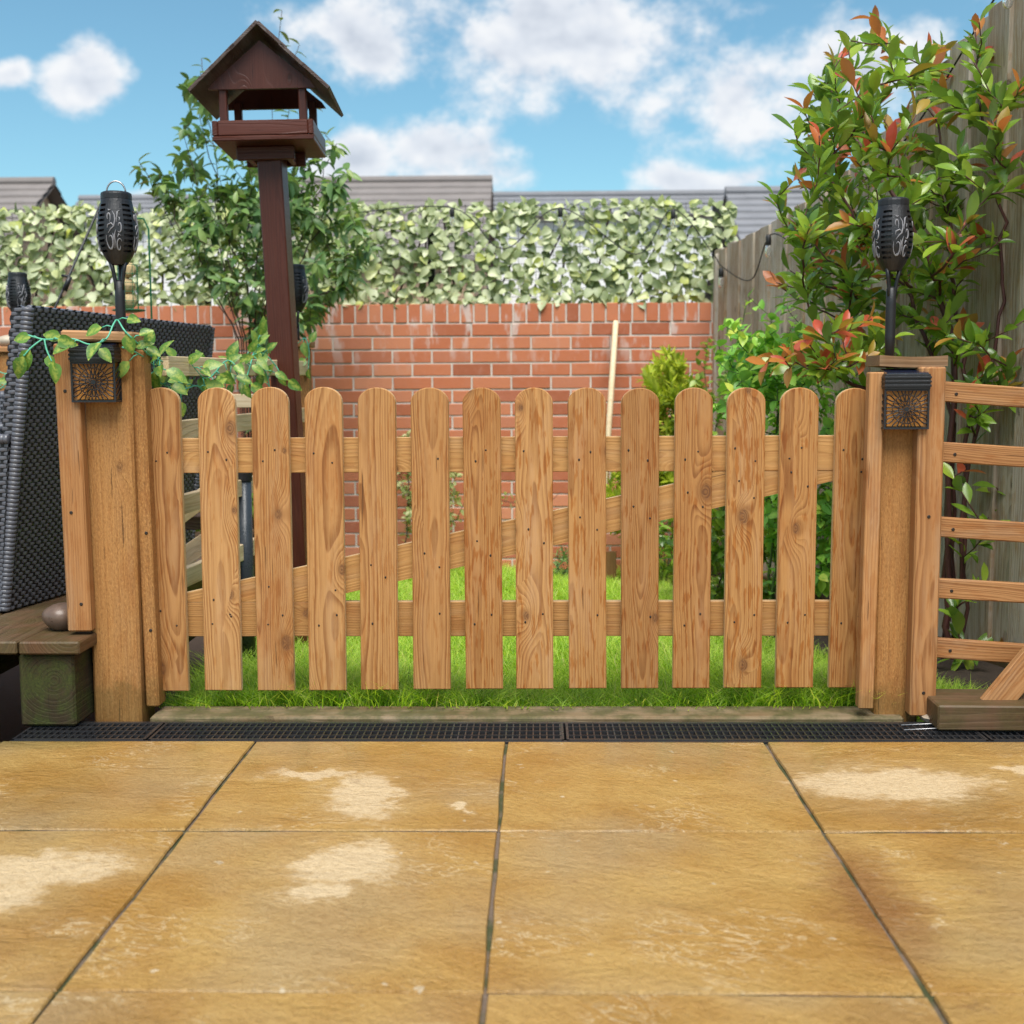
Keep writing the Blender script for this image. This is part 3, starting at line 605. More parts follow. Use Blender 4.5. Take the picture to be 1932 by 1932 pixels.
# ---- neighbouring houses beyond the wall: only roofs clear the leaf screen
def house(label, px0, px1, py_ridge, Y, gable_right=True, mat=None, depth=3.2, nrows=11, rise=0.62, wallmat=None):
    r0, r1 = at(px0, py_ridge, Y + depth), at(px1, py_ridge, Y + depth); zr = r0.z
    h = thing('house', label, 'house', ((r0.x + r1.x) / 2, Y + depth, -0.4)); hw = (r1.x - r0.x) / 2; zl = zr + 0.4
    ez = zl - depth * rise
    b = MB(); e = 0.25
    vs = [(-hw + e, -depth + .3, 0), (hw - e, -depth + .3, 0), (hw - e, depth - .3, 0), (-hw + e, depth - .3, 0), (-hw + e, -depth + .3, ez), (hw - e, -depth + .3, ez), (hw - e, depth - .3, ez), (-hw + e, depth - .3, ez), (-hw + e, 0, zl - 0.12), (hw - e, 0, zl - 0.12)]
    b.add(vs, [(0, 1, 5, 4), (2, 3, 7, 6), (1, 2, 6, 9, 5), (3, 0, 4, 8, 7)]); b.build('wall', wallmat or MT['render'], h)
    roof = MB().add([(-hw, -depth, ez - .03), (hw, -depth, ez - .03), (hw, 0, zl - .06), (-hw, 0, zl - .06), (-hw, depth, ez - .03), (hw, depth, ez - .03)], [(0, 1, 2, 3), (3, 2, 5, 4)]).build('roof', mat, h)
    for k in range(nrows):           # courses of overlapping tiles
        for s in (-1, 1):
            t0, t1 = k / nrows, (k + 1) / nrows
            ya, yb = s * depth * (1 - t0), s * depth * (1 - t1); za, zb = ez + (zl - ez) * t0, ez + (zl - ez) * t1
            yc = ya + s * depth / nrows * 0.22; zc = za - (zl - ez) / nrows * 0.22
            b = MB(); nseg = max(6, int(hw * 2 / 0.33)); 
            for i in range(nseg):
                xa, xb = -hw + 2 * hw * i / nseg, -hw + 2 * hw * (i + 1) / nseg; j = random.uniform(0, .012)
                o = len(b.v); b.v += [(xa, yc, zc + .06 + j), (xb, yc, zc + .06 + j), (xb, yb, zb + .012), (xa, yb, zb + .012), (xa, yc, zc - .01), (xb, yc, zc - .01)]
                b.f += [(o, o + 1, o + 2, o + 3), (o + 4, o + 5, o + 1, o)]; b.m += [0, 0]
            b.build('tile_course', mat, roof)
    MB().tube([(-hw, 0, zl + .03), (hw, 0, zl + .03)], 0.10, 8).build('ridge_tile', mat, roof)
    return h
house('house with grey brown tiled roof and peach gable at the far left', -260, 103, 349, 22, mat=MT['darkroof'])
house('house with brown grey tiled roof showing above the middle of the leaf screen', 560, 929, 345, 24, mat=MT['darkroof'])
house('long low house whose grey ridge barely clears the leaf screen', 150, 1500, 378, 30, mat=MT['darkroof2'], depth=0.9, nrows=4, wallmat=MT['white_render'])
house('house with ribbed grey roof between the leaf screen and the shrub on the right', 1368, 1760, 365, 20, mat=MT['darkroof2'], nrows=13)

# ================================================================== THE GATE
YG = 3.085                                           # front face of the pickets
gate = thing('picket_gate', 'low wide pine picket gate with round topped pickets and a diagonal brace', 'gate', (0, YG, 0))
def gp(px, py, Y=YG): return at(px, py, Y)
tops = [(302, 731), (407, 731), (508, 730), (609, 730), (710, 731), (810, 731), (908, 731), (1007, 731), (1107, 731), (1208, 732), (1310, 731), (1409, 731), (1510, 731), (1615, 732)]
bots = [(321, 1304), (421, 1303), (521, 1303), (618, 1303), (716, 1302), (815, 1301), (914, 1300), (1009, 1300), (1109, 1299), (1207, 1299), (1304, 1299), (1401, 1298), (1499, 1298), (1599, 1298)]
PW = 0.0955; PT = 0.020
nailme = MB().lathe([(0.0022, 0), (0.0026, 0.0012), (0.0016, 0.0020)], 8).mesh('nail', MT['nail'], smooth=True)
def picket_mesh(h, w):
    pts = [(-w / 2, 0), (w / 2, 0)]
    n = 14; r = w / 2
    for k in range(n + 1):
        a = math.pi * k / n; pts.append((r * math.cos(a), h - r * 0.80 + 0.80 * r * math.sin(a)))
    k = len(pts); b = MB(); c = 0.0022
    def inset(p):
        x, z = p; return (x * (1 - 2 * c / w), c if z < 1e-6 else (z if z < h - r * 0.8 + 1e-6 else z - c * 0.9))
    b.v = [(x, c, z) for x, z in pts] + [(x, PT - c, z) for x, z in pts] + [(*inset(p),) and (inset(p)[0], 0, inset(p)[1]) for p in pts] + [(inset(p)[0], PT, inset(p)[1]) for p in pts]
    for i in range(k):
        j = (i + 1) % k
        b.f += [(i, j, k + j, k + i), (2 * k + i, 2 * k + j, j, i), (k + i, k + j, 3 * k + j, 3 * k + i)]
    b.f += [tuple(range(3 * k - 1, 2 * k - 1, -1)) and tuple(range(2 * k, 3 * k)), tuple(range(4 * k - 1, 3 * k - 1, -1))]
    b.m = [0] * len(b.f)
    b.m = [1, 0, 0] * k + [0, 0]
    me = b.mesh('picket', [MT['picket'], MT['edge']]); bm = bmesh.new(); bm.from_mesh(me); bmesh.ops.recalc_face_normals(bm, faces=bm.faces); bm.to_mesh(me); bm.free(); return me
rail_t = 0.028
top_z = (gp(350, 826).z + gp(1570, 824).z) / 2; tb_z = (gp(350, 893).z + gp(1570, 890).z) / 2
bt_z = (gp(350, 1137, YG + PT).z + gp(1560, 1134, YG + PT).z) / 2; bb_z = (gp(350, 1205).z + gp(1560, 1202).z) / 2
brace_a, brace_b = gp(350, 1166, YG + PT), gp(1572, 868, YG + PT)
xL, xR = gp(300, 860).x, gp(1630, 860).x
yr = PT + 0.001 + rail_t / 2
def grail(p0, p1, w, name, mat):
    o = plank(name, p0, p1, w, rail_t, mat, gate, ydir=(0, 1, 0), bevel=0.0015)
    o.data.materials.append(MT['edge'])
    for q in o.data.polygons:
        if abs(q.normal.x) > .9: q.material_index = 1  # light from above painted on the narrow faces
    return o
grail(Vector((xL, YG + yr, (top_z + tb_z) / 2)), Vector((xR, YG + yr, (top_z + tb_z) / 2)), top_z - tb_z, 'rail', MT['rail'])
grail(Vector((xL, YG + yr, (bt_z + bb_z) / 2)), Vector((xR, YG + yr, (bt_z + bb_z) / 2)), bt_z - bb_z, 'rail', MT['rail'])
# diagonal brace, cut to sit between the two rails
za, zb_ = bt_z + 0.001, tb_z - 0.001
A = gp(345, 1118, YG + PT); B_ = gp(1572, 893, YG + PT)
bm_ = MB()
def bz(px, py): q = gp(px, py, YG + PT); return (q.x, q.z)
poly = [(xL + 0.02, za), bz(345, 1120), bz(551, 1074), bz(648, 1052), bz(1350, 896), (xR, zb_), bz(1572, 908), (xR, bz(1572, 908)[1] + 0.006), bz(1470, 932), bz(652, 1120), bz(585, 1136)]
poly = [(xL + 0.02, za), bz(345, 1120), bz(1340, 898), (bz(1345, 896)[0], zb_), (xR, zb_), (xR, bz(1625, 895)[1]), bz(590, 1134), (bz(585, 1136)[0], za)]
org = Vector((xL, YG + PT + 0.001, za)); ax = (Vector((bz(1340, 898)[0], 0, bz(1340, 898)[1])) - Vector((bz(345, 1120)[0], 0, bz(345, 1120)[1]))).normalized()
fm = frame(org, ax, (0, 1, 0)); inv = fm.inverted()
k = len(poly); lo = [inv @ Vector((x, org.y, z)) for x, z in poly]; hi = [inv @ Vector((x, org.y + rail_t - .002, z)) for x, z in poly]
bm_.v = [tuple(v) for v in lo + hi]; bm_.f = [tuple(range(k)), tuple(range(2 * k - 1, k - 1, -1))] + [(i, (i + 1) % k, k + (i + 1) % k, k + i) for i in range(k)]; bm_.m = [0] * len(bm_.f)
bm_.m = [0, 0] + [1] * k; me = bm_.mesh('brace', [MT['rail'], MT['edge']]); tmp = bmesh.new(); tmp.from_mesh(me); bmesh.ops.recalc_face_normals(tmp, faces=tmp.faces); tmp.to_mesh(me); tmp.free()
br = link('brace', me, gate); br.matrix_local = Matrix.Translation((0, -YG, 0)) @ fm
def brace_z(x):
    (xa, za_), (xb, zb2) = bz(345, 1120), bz(1340, 898); return za_ + (zb2 - za_) * (x - xa) / (xb - xa)
for i, ((tx, ty), (bx, by)) in enumerate(zip(tops, bots)):
    T, Bt = gp(tx, ty), gp(bx, by); h = (T - Bt).length
    o = link('picket', picket_mesh(h, PW + random.uniform(-.001, .001)), gate)
    o.data.materials[0] = MT['picket'] if i in (0, 1, 2, 4, 5) else (MT['picket_wet'] if i not in (3,) else MT['picket'])
    m = frame(Bt, T - Bt, (0, 1, 0)); m.translation.y = YG + random.uniform(-0.0015, 0.0015); o.matrix_local = Matrix.Translation((0, -YG, 0)) @ m
    xm = (T.x + Bt.x) / 2; mb = (brace_z(xm)); s = 1 if i % 2 else -1
    for (dx, zz) in ((-s * .018 - .008, (top_z * .62 + tb_z * .38)), (s * .020, (top_z * .35 + tb_z * .65)), (-.020, (bt_z * .4 + bb_z * .6)), (.024, (bt_z * .65 + bb_z * .35)), (-.016, mb - .035), (.022, mb - .07)):
        if random.random() < .15: continue
        n_ = link('nail', nailme, o); n_.location = (dx + random.uniform(-.004, .004), 0.0008, zz - Bt.z + random.uniform(-.005, .005)); n_.rotation_euler = (R(90), 0, 0); n_.scale = (1, random.uniform(.9, 1.5), 1)

screwme = MB().lathe([(0.0042, 0), (0.0042, 0.0012), (0.0022, 0.0006)], 10).mesh('screw', MT['nail'], smooth=True)
def screw(parent, x, y, z): o = link('screw', screwme, parent); o.location = (x, y, z); o.rotation_euler = (R(90), 0, 0)

# ---- left gate post
lp = thing('gate_post', 'broad rough sawn pine gate post beside the rattan chair, with a pale flat cap', 'post', (-1.0, 3.1, 0), group=None)
def upright(name, tpx, tpy, bpx, bpy, Y, w, t, mat, parent, bev=0.004, zbot=None, ztop=None, yback=0.0):
    T, B0 = at(tpx, tpy, Y), at(bpx, bpy, Y)
    if zbot is not None: B0 = T + (B0 - T) * ((zbot - T.z) / (B0.z - T.z))
    o = plank(name, B0 + Vector((0, t / 2, 0)), T + Vector((0, t / 2, 0)), w, t, mat, parent, ydir=(0, 1, 0), bevel=bev); return o
upright('post', 199, 645, 222, 1349, 3.025, 0.122, 0.115, MT['sawn'], lp, 0.006, zbot=-0.06)
bt1 = upright('batten', 122, 648, 150, 1192, 2.985, 0.060, 0.036, MT['batten'], lp, 0.004)
stop1 = upright('gate_stop', 257, 660, 288, 1334, 3.045, 0.034, 0.06, MT['sawn'], lp, 0.004)
for zz in (0.07, 0.30, 0.60): screw(bt1, random.uniform(-.01, .01), -0.018, zz)
for zz in (0.2, 0.45): screw(stop1, 0.004, -0.030, zz)
c0 = at(199, 640, 3.02)
plank('cap', Vector((c0.x - 0.106, 3.065, c0.z + 0.010)), Vector((c0.x + 0.076, 3.065, c0.z + 0.004)), 0.125, 0.026, MT['cap'], lp, ydir=(0, 0, -1), bevel=0.005)
LPTOP = Vector((at(222, 610, 3.08).x, 3.08, c0.z + 0.020))
# ---- right gate post
rp = thing('gate_post', 'pine gate post at the shrub side, framed by two battens under a bowed dark cap', 'post', (1.1, 3.1, 0))
upright('post', 1706, 700, 1690, 1352, 3.030, 0.108, 0.10, MT['sawn'], rp, 0.005, zbot=-0.06)
bt2 = upright('batten', 1656, 702, 1634, 1338, 2.998, 0.037, 0.036, MT['batten'], rp, 0.003)
bt3 = upright('batten', 1761, 692, 1741, 1352, 2.985, 0.064, 0.045, MT['slat'], rp, 0.004)
for zz in (0.06, 0.5): screw(bt3, 0.0, -0.0225, zz)
c1 = at(1707, 690, 3.02)
b = MB(); n = 8; L = 0.165
for i in range(n + 1):
    t = i / n; z = -0.005 * math.sin(math.pi * t) * 0.8 + 0.002
    b.v += [(-0.062, 0.013 - z, L * t), (0.062, 0.013 - z, L * t), (0.062, -0.013 - z, L * t), (-0.062, -0.013 - z, L * t)]
for i in range(n):
    for k in range(4): a = 4 * i + k; c = 4 * i + (k + 1) % 4; b.f.append((a, c, c + 4, a + 4))
b.f += [(3, 2, 1, 0), (4 * n, 4 * n + 1, 4 * n + 2, 4 * n + 3)]; b.m = [0] * len(b.f)
o = b.build('cap', MT['capdark'], rp); o.matrix_local = parent_world(rp).inverted() @ frame((c1.x - 0.066, 3.065, c1.z + 0.011), (1, 0, -0.01), (0, 0, -1))
tmp = bmesh.new(); tmp.from_mesh(o.data); bmesh.ops.recalc_face_normals(tmp, faces=tmp.faces); tmp.to_mesh(o.data); tmp.free()
RPTOP = Vector((at(1684, 668, 3.08).x, 3.08, c1.z + 0.018))

# ---- trellis to the right of the gate
tr = thing('trellis', 'slatted pine trellis panel on the right, tilting slightly down away from the post', 'trellis', (1.3, 3.05, 0))
for (y0, y1) in ((739, 750), (853, 862), (994, 1004), (1110, 1118), (1222, 1233)):
    p0 = at(1748 + (1232 - y0) * 0.022 + 12, y0 - 1, 3.045); p1 = at(1940, y1 + 1, 3.045); d = (p1 - p0)
    s_ = plank('slat', p0 - d * 0.02, p0 + d * 4.2, 0.050, 0.020, MT['slat'], tr, ydir=(0, 1, 0), bevel=0.003); screw(s_, 0.004, -0.010, 0.045)
e = at(1941, 1240, 3.07)
plank('upright', Vector((1.98, 3.075, -0.05)), Vector((1.98, 3.075, 0.88)), 0.05, 0.03, MT['slat'], tr)
bs = MB()
base = plank('base_board', at(1764, 1312, 3.03), at(1880, 1331, 3.03), 0.014, 0.05, MT['rail'], tr, ydir=(0, 1, 0))
# low sleepers and a cut diagonal board below the trellis
sl = plank('timber_block', at_z(1768, 1352, 0.032) + Vector((0, 0.07, 0)), at_z(1768, 1352, 0.032) + Vector((1.2, 0.03, 0)), 0.17, 0.062, MT['deck'], None, ydir=(0, 0, -1), bevel=0.004)
tag(sl, 'short dark timber block with a mossy cut end beside the right gate post', 'timber')
dg = plank('diagonal_board', at(1856, 1352, 2.955), at(1990, 1195, 2.955), 0.068, 0.022, MT['slat'], None, ydir=(0, 1, 0), bevel=0.002)
tag(dg, 'orange brown board leaning diagonally in the bottom right corner under the trellis', 'board')
bs = MB().lathe([(0.03, 0), (0.055, 0.01), (0.062, 0.03), (0.04, 0.045)], 9); bs.v = [(x * 1.3 + random.uniform(-.004, .004), y + random.uniform(-.004, .004), z * 0.7) for x, y, z in bs.v]
o = bs.build('stone', MT['stone2']); o.location = at_z(1800, 1372, -0.01); tag(o, 'rough pale stone wedged under the mossy timber block', 'stone'); o.location.y += 0.03

# ---- raised deck on the left
deck = thing('raised_deck', 'raised timber deck on mossy sleepers at the left', 'deck', (-1.9, 3.9, 0))
dz = at(60, 1209, 2.92).z
xr = at(155, 1222, 2.92).x
x = xr - 0.075; i = 0
while x > -3.6:
    plank('deck_board', (x - random.uniform(0, .004), 2.905 + (0 if i == 0 else random.uniform(0, .006)), dz - 0.016), (x, 5.3, dz - 0.016), 0.196 if i else 0.15, 0.032, MT['deck'], deck, ydir=(0, 0, -1), bevel=0.004)
    x -= 0.202 if i else 0.178; i += 1
s1 = at_z(30, 1378, 0).x; s2 = at_z(135, 1378, 0).x
plank('sleeper', ((s1 + s2) / 2, 2.925, (dz - 0.034) / 2), ((s1 + s2) / 2, 5.2, (dz - 0.034) / 2), s2 - s1, dz - 0.036, MT['sleeper'], deck, ydir=(0, 0, -1), bevel=0.006)
plank('sleeper', (-1.9, 3.05, 0.02), (-1.9, 5.2, 0.02), 0.16, 0.30, MT['sleeper'], deck, ydir=(0, 0, -1))
plank('sleeper', (-2.9, 3.05, 0.02), (-2.9, 5.2, 0.02), 0.16, 0.30, MT['sleeper'], deck, ydir=(0, 0, -1))
o = plank('low_timber', (at_z(28, 1375, 0).x - 0.06, 2.82, 0.012), (at_z(28, 1375, 0).x - 0.9, 2.88, 0.012), 0.11, 0.05, MT['deck'], None, ydir=(0, 0, -1)); tag(o, 'low mossy timber lying on the ground at the far left edge under the deck', 'timber')

def pebble(name, label, px, py, Y, r, sq, mat, z=None):
    bm = bmesh.new(); bmesh.ops.create_icosphere(bm, subdivisions=3, radius=r)
    for v in bm.verts:
        v.co.x *= sq[0]; v.co.y *= sq[1]; v.co.z *= sq[2]; v.co *= 1 + 0.05 * math.sin(v.co.x * 70 + 1) + 0.04 * math.sin(v.co.z * 90)
    me = bpy.data.meshes.new(name); bm.to_mesh(me); bm.free(); me.materials.append(mat); me.polygons.foreach_set('use_smooth', [True] * len(me.polygons))
    o = link(name, me); o.location = at(px, py, Y)
    if z is not None: o.location.z = z
    tag(o, label, 'stone'); return o
pebble('pebble', 'smooth wet brown stone resting on the deck by the left gate post', 116, 1160, 3.06, 0.042, (1.2, 1.1, 0.85), MT['stone'], dz + 0.033)
# ================================================================== LAMPS
def solar_lantern(label, px, py, Y, w, h, rz=0.0):
    c = at(px, py, Y); t = thing('solar_lantern', label, 'lantern', (c.x, Y, c.z), rz, group='square solar lanterns on the gate posts')
    hw = w / 2; d = 0.052; hh = 0.040          # origin: bottom centre of the front; +y goes back to the post
    b = MB(); b.box((-hw, -0.004, h - hh), (hw, d + 0.012, h - 0.004))
    for k in range(3): b.box((-hw - .002, -0.0065, h - hh + 0.005 + k * 0.010), (hw + .002, d + .0125, h - hh + 0.0105 + k * 0.010))
    b.build('housing', MT['black'], t, bevel=0.0008)
    b = MB().add([(-hw + .004, -0.001, h - 0.001), (hw - .004, -0.001, h - 0.001), (hw - .004, d + .010, h + 0.010), (-hw + .004, d + .010, h + 0.010), (-hw + .004, -0.001, h - 0.006), (hw - .004, -0.001, h - 0.006), (hw - .004, d + .010, h - 0.006), (-hw + .004, d + .010, h - 0.006)], [(0, 1, 2, 3), (0, 4, 5, 1), (1, 5, 6, 2), (3, 7, 4, 0), (2, 6, 7, 3)])
    b.build('solar_panel', MT['solar'], t)
    MB().box((-hw + .010, 0.012, 0.006), (hw - .010, d + 0.02, h - hh - .0005)).build('diffuser', MT['amber'], t, bevel=0.001)
    b = MB(); f = 0.0045; g = MB()
    for a, c_ in (((-hw, 0, 0), (hw, .005, f)), ((-hw, 0, h - hh - f), (hw, .005, h - hh)), ((-hw, .0003, f), (-hw + f, .0047, h - hh - f)), ((hw - f, .0003, f), (hw, .0047, h - hh - f)),
                 ((-hw, d - .003, f), (-hw + .006, d, h - hh)), ((hw - .006, d - .003, f), (hw, d, h - hh)), ((-hw, .005, 0), (hw, d, .005))): b.box(a, c_)
    b.build('frame', MT['black'], t)
    # pierced flower on the front: rings of petals round a boss
    cz = (h - hh) / 2; H2 = cz - .002; W2 = hw - .002
    def petal(r, L, wd, a, rad):
        pts = []
        for k in range(13):
            s = 2 * math.pi * k / 12; u = r + L * 0.5 * (1 - math.cos(s)) ; v = wd * math.sin(s) * (0.55 + 0.45 * (u - r) / L)
            x, z = u * math.cos(a) - v * math.sin(a), u * math.sin(a) + v * math.cos(a)
            pts.append((max(-W2, min(W2, x)), 0.0025, cz + max(-H2, min(H2, z))))
        g.tube(pts, rad, 4, caps=False)
    g.lathe([(0.0062, 0), (0.0062, 0.003)], 10); o0 = len(g.v) - 20
    for i in range(o0, len(g.v)): x, y, z = g.v[i]; g.v[i] = (x, 0.001 + z, cz + y)
    for k in range(12): petal(0.0075, 0.012, 0.0030, 2 * math.pi * (k + .5) / 12, 0.0011)
    for k in range(16): petal(0.018, 0.017, 0.0050, 2 * math.pi * k / 16, 0.0014)
    for k in range(16): petal(0.034, 0.026, 0.0066, 2 * math.pi * (k + .5) / 16, 0.0015)
    g.build('pierced_front', MT['black'], t)
    for s in (-1, 1):
        g = MB()
        for k in range(5):
            z0 = 0.006 + k * (h - hh - .02) / 5
            g.add([(s * hw, 0.004, z0), (s * hw, d - .004, z0 + .024), (s * hw, d - .004, z0 + .029), (s * hw, 0.004, z0 + .006), (s * (hw - .003), 0.004, z0), (s * (hw - .003), d - .004, z0 + .024), (s * (hw - .003), d - .004, z0 + .029), (s * (hw - .003), 0.004, z0 + .006)],
                  [(0, 1, 2, 3), (7, 6, 5, 4), (0, 4, 5, 1), (3, 2, 6, 7), (0, 3, 7, 4), (1, 5, 6, 2)])
        g.build('louvres', MT['black'], t)
    return t
solar_lantern('square black solar lantern with pierced flower front on the left gate post', 177, 759, 2.972, 0.108, 0.138, R(2))
solar_lantern('square black solar lantern with pierced flower front on the right gate post', 1710, 810, 2.972, 0.108, 0.137, R(-1))

def scroll_paths():
    """curling vine motif drawn on a unit panel (u -1..1, v 0..1)"""
    def spiral(cx, cy, r, a0, turns, sgn): return [(cx + r * (1 - .62 * k / 13) * math.cos(a0 + sgn * turns * 2 * math.pi * k / 13), cy + .55 * r * (1 - .62 * k / 13) * math.sin(a0 + sgn * turns * 2 * math.pi * k / 13)) for k in range(14)]
    P = [spiral(-.42, .22, .48, 2.6, .95, 1), spiral(.55, .10, .34, .6, -.9, -1), spiral(-.58, .78, .26, 5.4, -.8, -1), spiral(.60, .56, .28, 3.9, .85, 1)]
    P += [[(-.62, .40), (-.30, .50), (.0, .56), (.15, .70), (.10, .84), (-.15, .94)], [(.15, .70), (.40, .80), (.66, .78), (.60, .70)], [(.05, .56), (-.25, .64), (-.62, .60), (-.70, .52)], [(.30, .66), (.45, .92), (.72, .96)], [(-.80, .06), (-.55, .02), (-.30, .08)], [(.0, .04), (.10, .20), (.05, .34), (.22, .48)], [(-.1, .40), (-.02, .30), (-.14, .20)], [(.36, .30), (.52, .38), (.72, .34)], [(-.3, .98), (-.5, .95), (-.7, .99)]]
    return P
TORCH = None
def torch(label, top_of, px, py_cap, Y, rw, hook=False, rz=0.0, stem_to=None, lean=0.0):
    """flame-effect torch: z=0 at the top of the cap, stem going down to stem_to"""
    c = at(px, py_cap, Y); zb = stem_to - c.z
    t = thing('solar_torch', label, 'torch light', (c.x, Y, c.z), rz, group='black scrollwork torch lights')
    s = rw / 0.0485
    prof = [(0.0345, -.010), (0.0385, -.030), (0.0440, -.055), (0.0475, -.080), (0.0485, -.100), (0.0465, -.122), (0.0415, -.142), (0.0335, -.160), (0.0215, -.178)]
    prof = [(r * s, z * s) for r, z in prof]
    def rad(z):
        for (r0, z0), (r1, z1) in zip(prof, prof[1:]):
            if z1 <= z <= z0: return r0 + (r1 - r0) * (z - z0) / (z1 - z0)
        return prof[-1][0] if z < 0 else prof[0][0]
    MB().lathe([(0.006 * s, -.0005 * s), (.031 * s, -.001 * s), (.0365 * s, -.004 * s), (.0375 * s, -.008 * s), (.0375 * s, -.019 * s), (.034 * s, -.021 * s)], 24).build('cap', MT['black'], t, smooth=False)
    MB().lathe([(r * .80, z) for r, z in prof], 16).build('inner_tube', MT['darkin'], t, smooth=True)
    cage = MB(); scr = MB(); bars = MB()
    def patch(mb, a0, a1, z0, z1, na, nz, off, th):
        o = len(mb.v)
        for layer in (off, off - th):
            for i in range(nz + 1):
                z = z0 + (z1 - z0) * i / nz; r = rad(z) + layer
                for j in range(na + 1):
                    a = a0 + (a1 - a0) * j / na; mb.v.append((r * math.cos(a), r * math.sin(a), z))
        N = (na + 1) * (nz + 1)
        for i in range(nz):
            for j in range(na):
                a = o + i * (na + 1) + j; q = (a, a + 1, a + na + 2, a + na + 1); mb.f.append(q); mb.f.append(tuple(v + N for v in reversed(q)))
        edge = [o + j for j in range(na + 1)] + [o + i * (na + 1) + na for i in range(1, nz + 1)] + [o + nz * (na + 1) + j for j in range(na - 1, -1, -1)] + [o + i * (na + 1) for i in range(nz - 1, 0, -1)]
        for k in range(len(edge)):
            a, c_ = edge[k], edge[(k + 1) % len(edge)]; mb.f.append((c_, a, a + N, c_ + N))
        mb.m = [0] * len(mb.f)
    zt, zbm = -.021 * s, -.150 * s
    for q in range(4):
        a = -math.pi / 2 + q * math.pi / 2
        patch(cage, a - .50, a + .50, zt, zbm, 6, 10, 0, .0022 * s)
        a2 = a + math.pi / 4
        for k in range(10):
            z0 = zt - .006 * s - k * .0124 * s; patch(bars, a + .50, a + math.pi / 2 - .50, z0, z0 - .0062 * s, 3, 1, 0, .003 * s)
        for pth in scroll_paths():
            pts = []
            for u, v in pth:
                z = -.146 * s + .100 * s * v; aa = a + u * .47; r = rad(z) + .0008 * s
                pts.append((r * math.cos(aa), r * math.sin(aa), z))
            k = len(pts); scr.tube(pts, [.0006 * s + .0017 * s * math.sin(math.pi * i / (k - 1)) for i in range(k)], 4, caps=False)
    patch(cage, 0, 2 * math.pi, zbm, -.178 * s, 24, 4, 0, .002 * s); patch(cage, 0, 2 * math.pi, -.019 * s, -.027 * s, 24, 1, .0004, .003 * s)
    cage.build('cage', MT['black'], t, smooth=False); tag(bars.build('cage_bars', MT['black'], t), kind='stuff'); tag(scr.build('scroll_pattern', MT['scroll'], t, smooth=True), kind='stuff')
    for q in range(3):
        a = -math.pi / 2 + (q + .5) * 2 * math.pi / 3
        MB().tube([(.0195 * s * math.cos(a), .0195 * s * math.sin(a), -.172 * s), (.0145 * s * math.cos(a), .0145 * s * math.sin(a), -.195 * s), (.0095 * s * math.cos(a), .0095 * s * math.sin(a), -.222 * s), (.0085 * s * math.cos(a), .0085 * s * math.sin(a), -.24 * s)], [.0062 * s, .0050 * s, .0048 * s, .005 * s], 6).build('prong', MT['black'], t, smooth=True)
    MB().lathe([(.0105 * s, zb), (.0125 * s, -.34 * s if zb < -.34 * s else zb + .01), (.0125 * s, -.26 * s), (.0120 * s, -.222 * s), (.006 * s, -.216 * s)], 12).build('stem', MT['black'], t, smooth=True)
    if hook:
        MB().tube([(.023 * s * math.cos(a), -0.0, -.002 + .028 * s * math.sin(a)) for a in [math.pi * k / 12 for k in range(13)]], .0022, 6).build('hanging_loop', MT['steel'], t, smooth=True)
    return t
torch('tall black scrollwork torch light with a hanging loop on the left gate post', None, 219, 362, 3.07, 0.0485, True, R(8), LPTOP.z - .004)
torch('tall black scrollwork torch light on the right gate post by the shrub', None, 1686, 374, 3.07, 0.0480, False, R(10), RPTOP.z - .010)

# ================================================================== BACK OF THE DECK: low fence, torches
df = thing('deck_fence', 'low pale timber fence of capped posts and rails round the back of the deck', 'fence', (-1.4, 4.6, 0))
def capped(px, Y, zc, w, mat=MT['pale']):
    X = at(px, 700, Y).x
    plank('post', (X, Y, -0.05), (X, Y, zc - 0.024), w, w, MT['sawn'], df, bevel=0.004)
    plank('cap', (X - w * .72, Y, zc - 0.011), (X + w * .72, Y, zc - 0.011), w * 1.45, 0.024, MT['cap'], df, ydir=(0, 0, -1), bevel=0.004)
    return X
PBX = capped(570, 4.55, at(570, 643, 4.5).z, 0.060); PLX = capped(16, 5.0, at(16, 655, 5.0).z, 0.075)
pbz, plz = at(570, 643, 4.5).z, at(16, 655, 5.0).z
for dzz in (0.10, 0.27, 0.47, 0.67):       # rails from the left gate post back to the corner post
    a = Vector((-0.965, 3.17, 0.985 - dzz + 0.005)); c = Vector((PBX + 0.02, 4.52, pbz - dzz))
    plank('rail', a, c, 0.052, 0.020, MT['pale'], df, ydir=(-1, .15, 0), bevel=0.002)
for dzz in (0.09, 0.22):                   # rails along the back to the far post
    a = Vector((PBX, 4.59, pbz - dzz)); c = Vector((PLX, 5.04, plz - dzz)); plank('rail', a, c, 0.052, 0.020, MT['pale'], df, ydir=(.3, 1, 0))
plank('rail', Vector((PLX, 5.04, plz - .012)), Vector((PLX - 1.2, 5.04, plz - .012)), 0.085, 0.024, MT['pale'], df, ydir=(0, 0, 1))
for dzz in (0.10, 0.24): plank('rail', Vector((PLX, 5.0, plz - dzz)), Vector((PLX - 1.2, 5.0, plz - dzz)), 0.052, 0.020, MT['slat'], df)
torch('small black torch light beyond the rattan chair at the far left', None, 33, 514, 5.0, 0.0475, False, R(40), plz - .004)
torch('black torch light half hidden behind the brown bird table post', None, 556, 499, 4.55, 0.0475, False, R(-20), pbz - .004)
pebble('pebble', 'pale rounded stone sitting on the far left fence rail', 16, 645, 5.0, 0.042, (1.2, 1.0, 0.62), MT['stone2'], plz + 0.022)
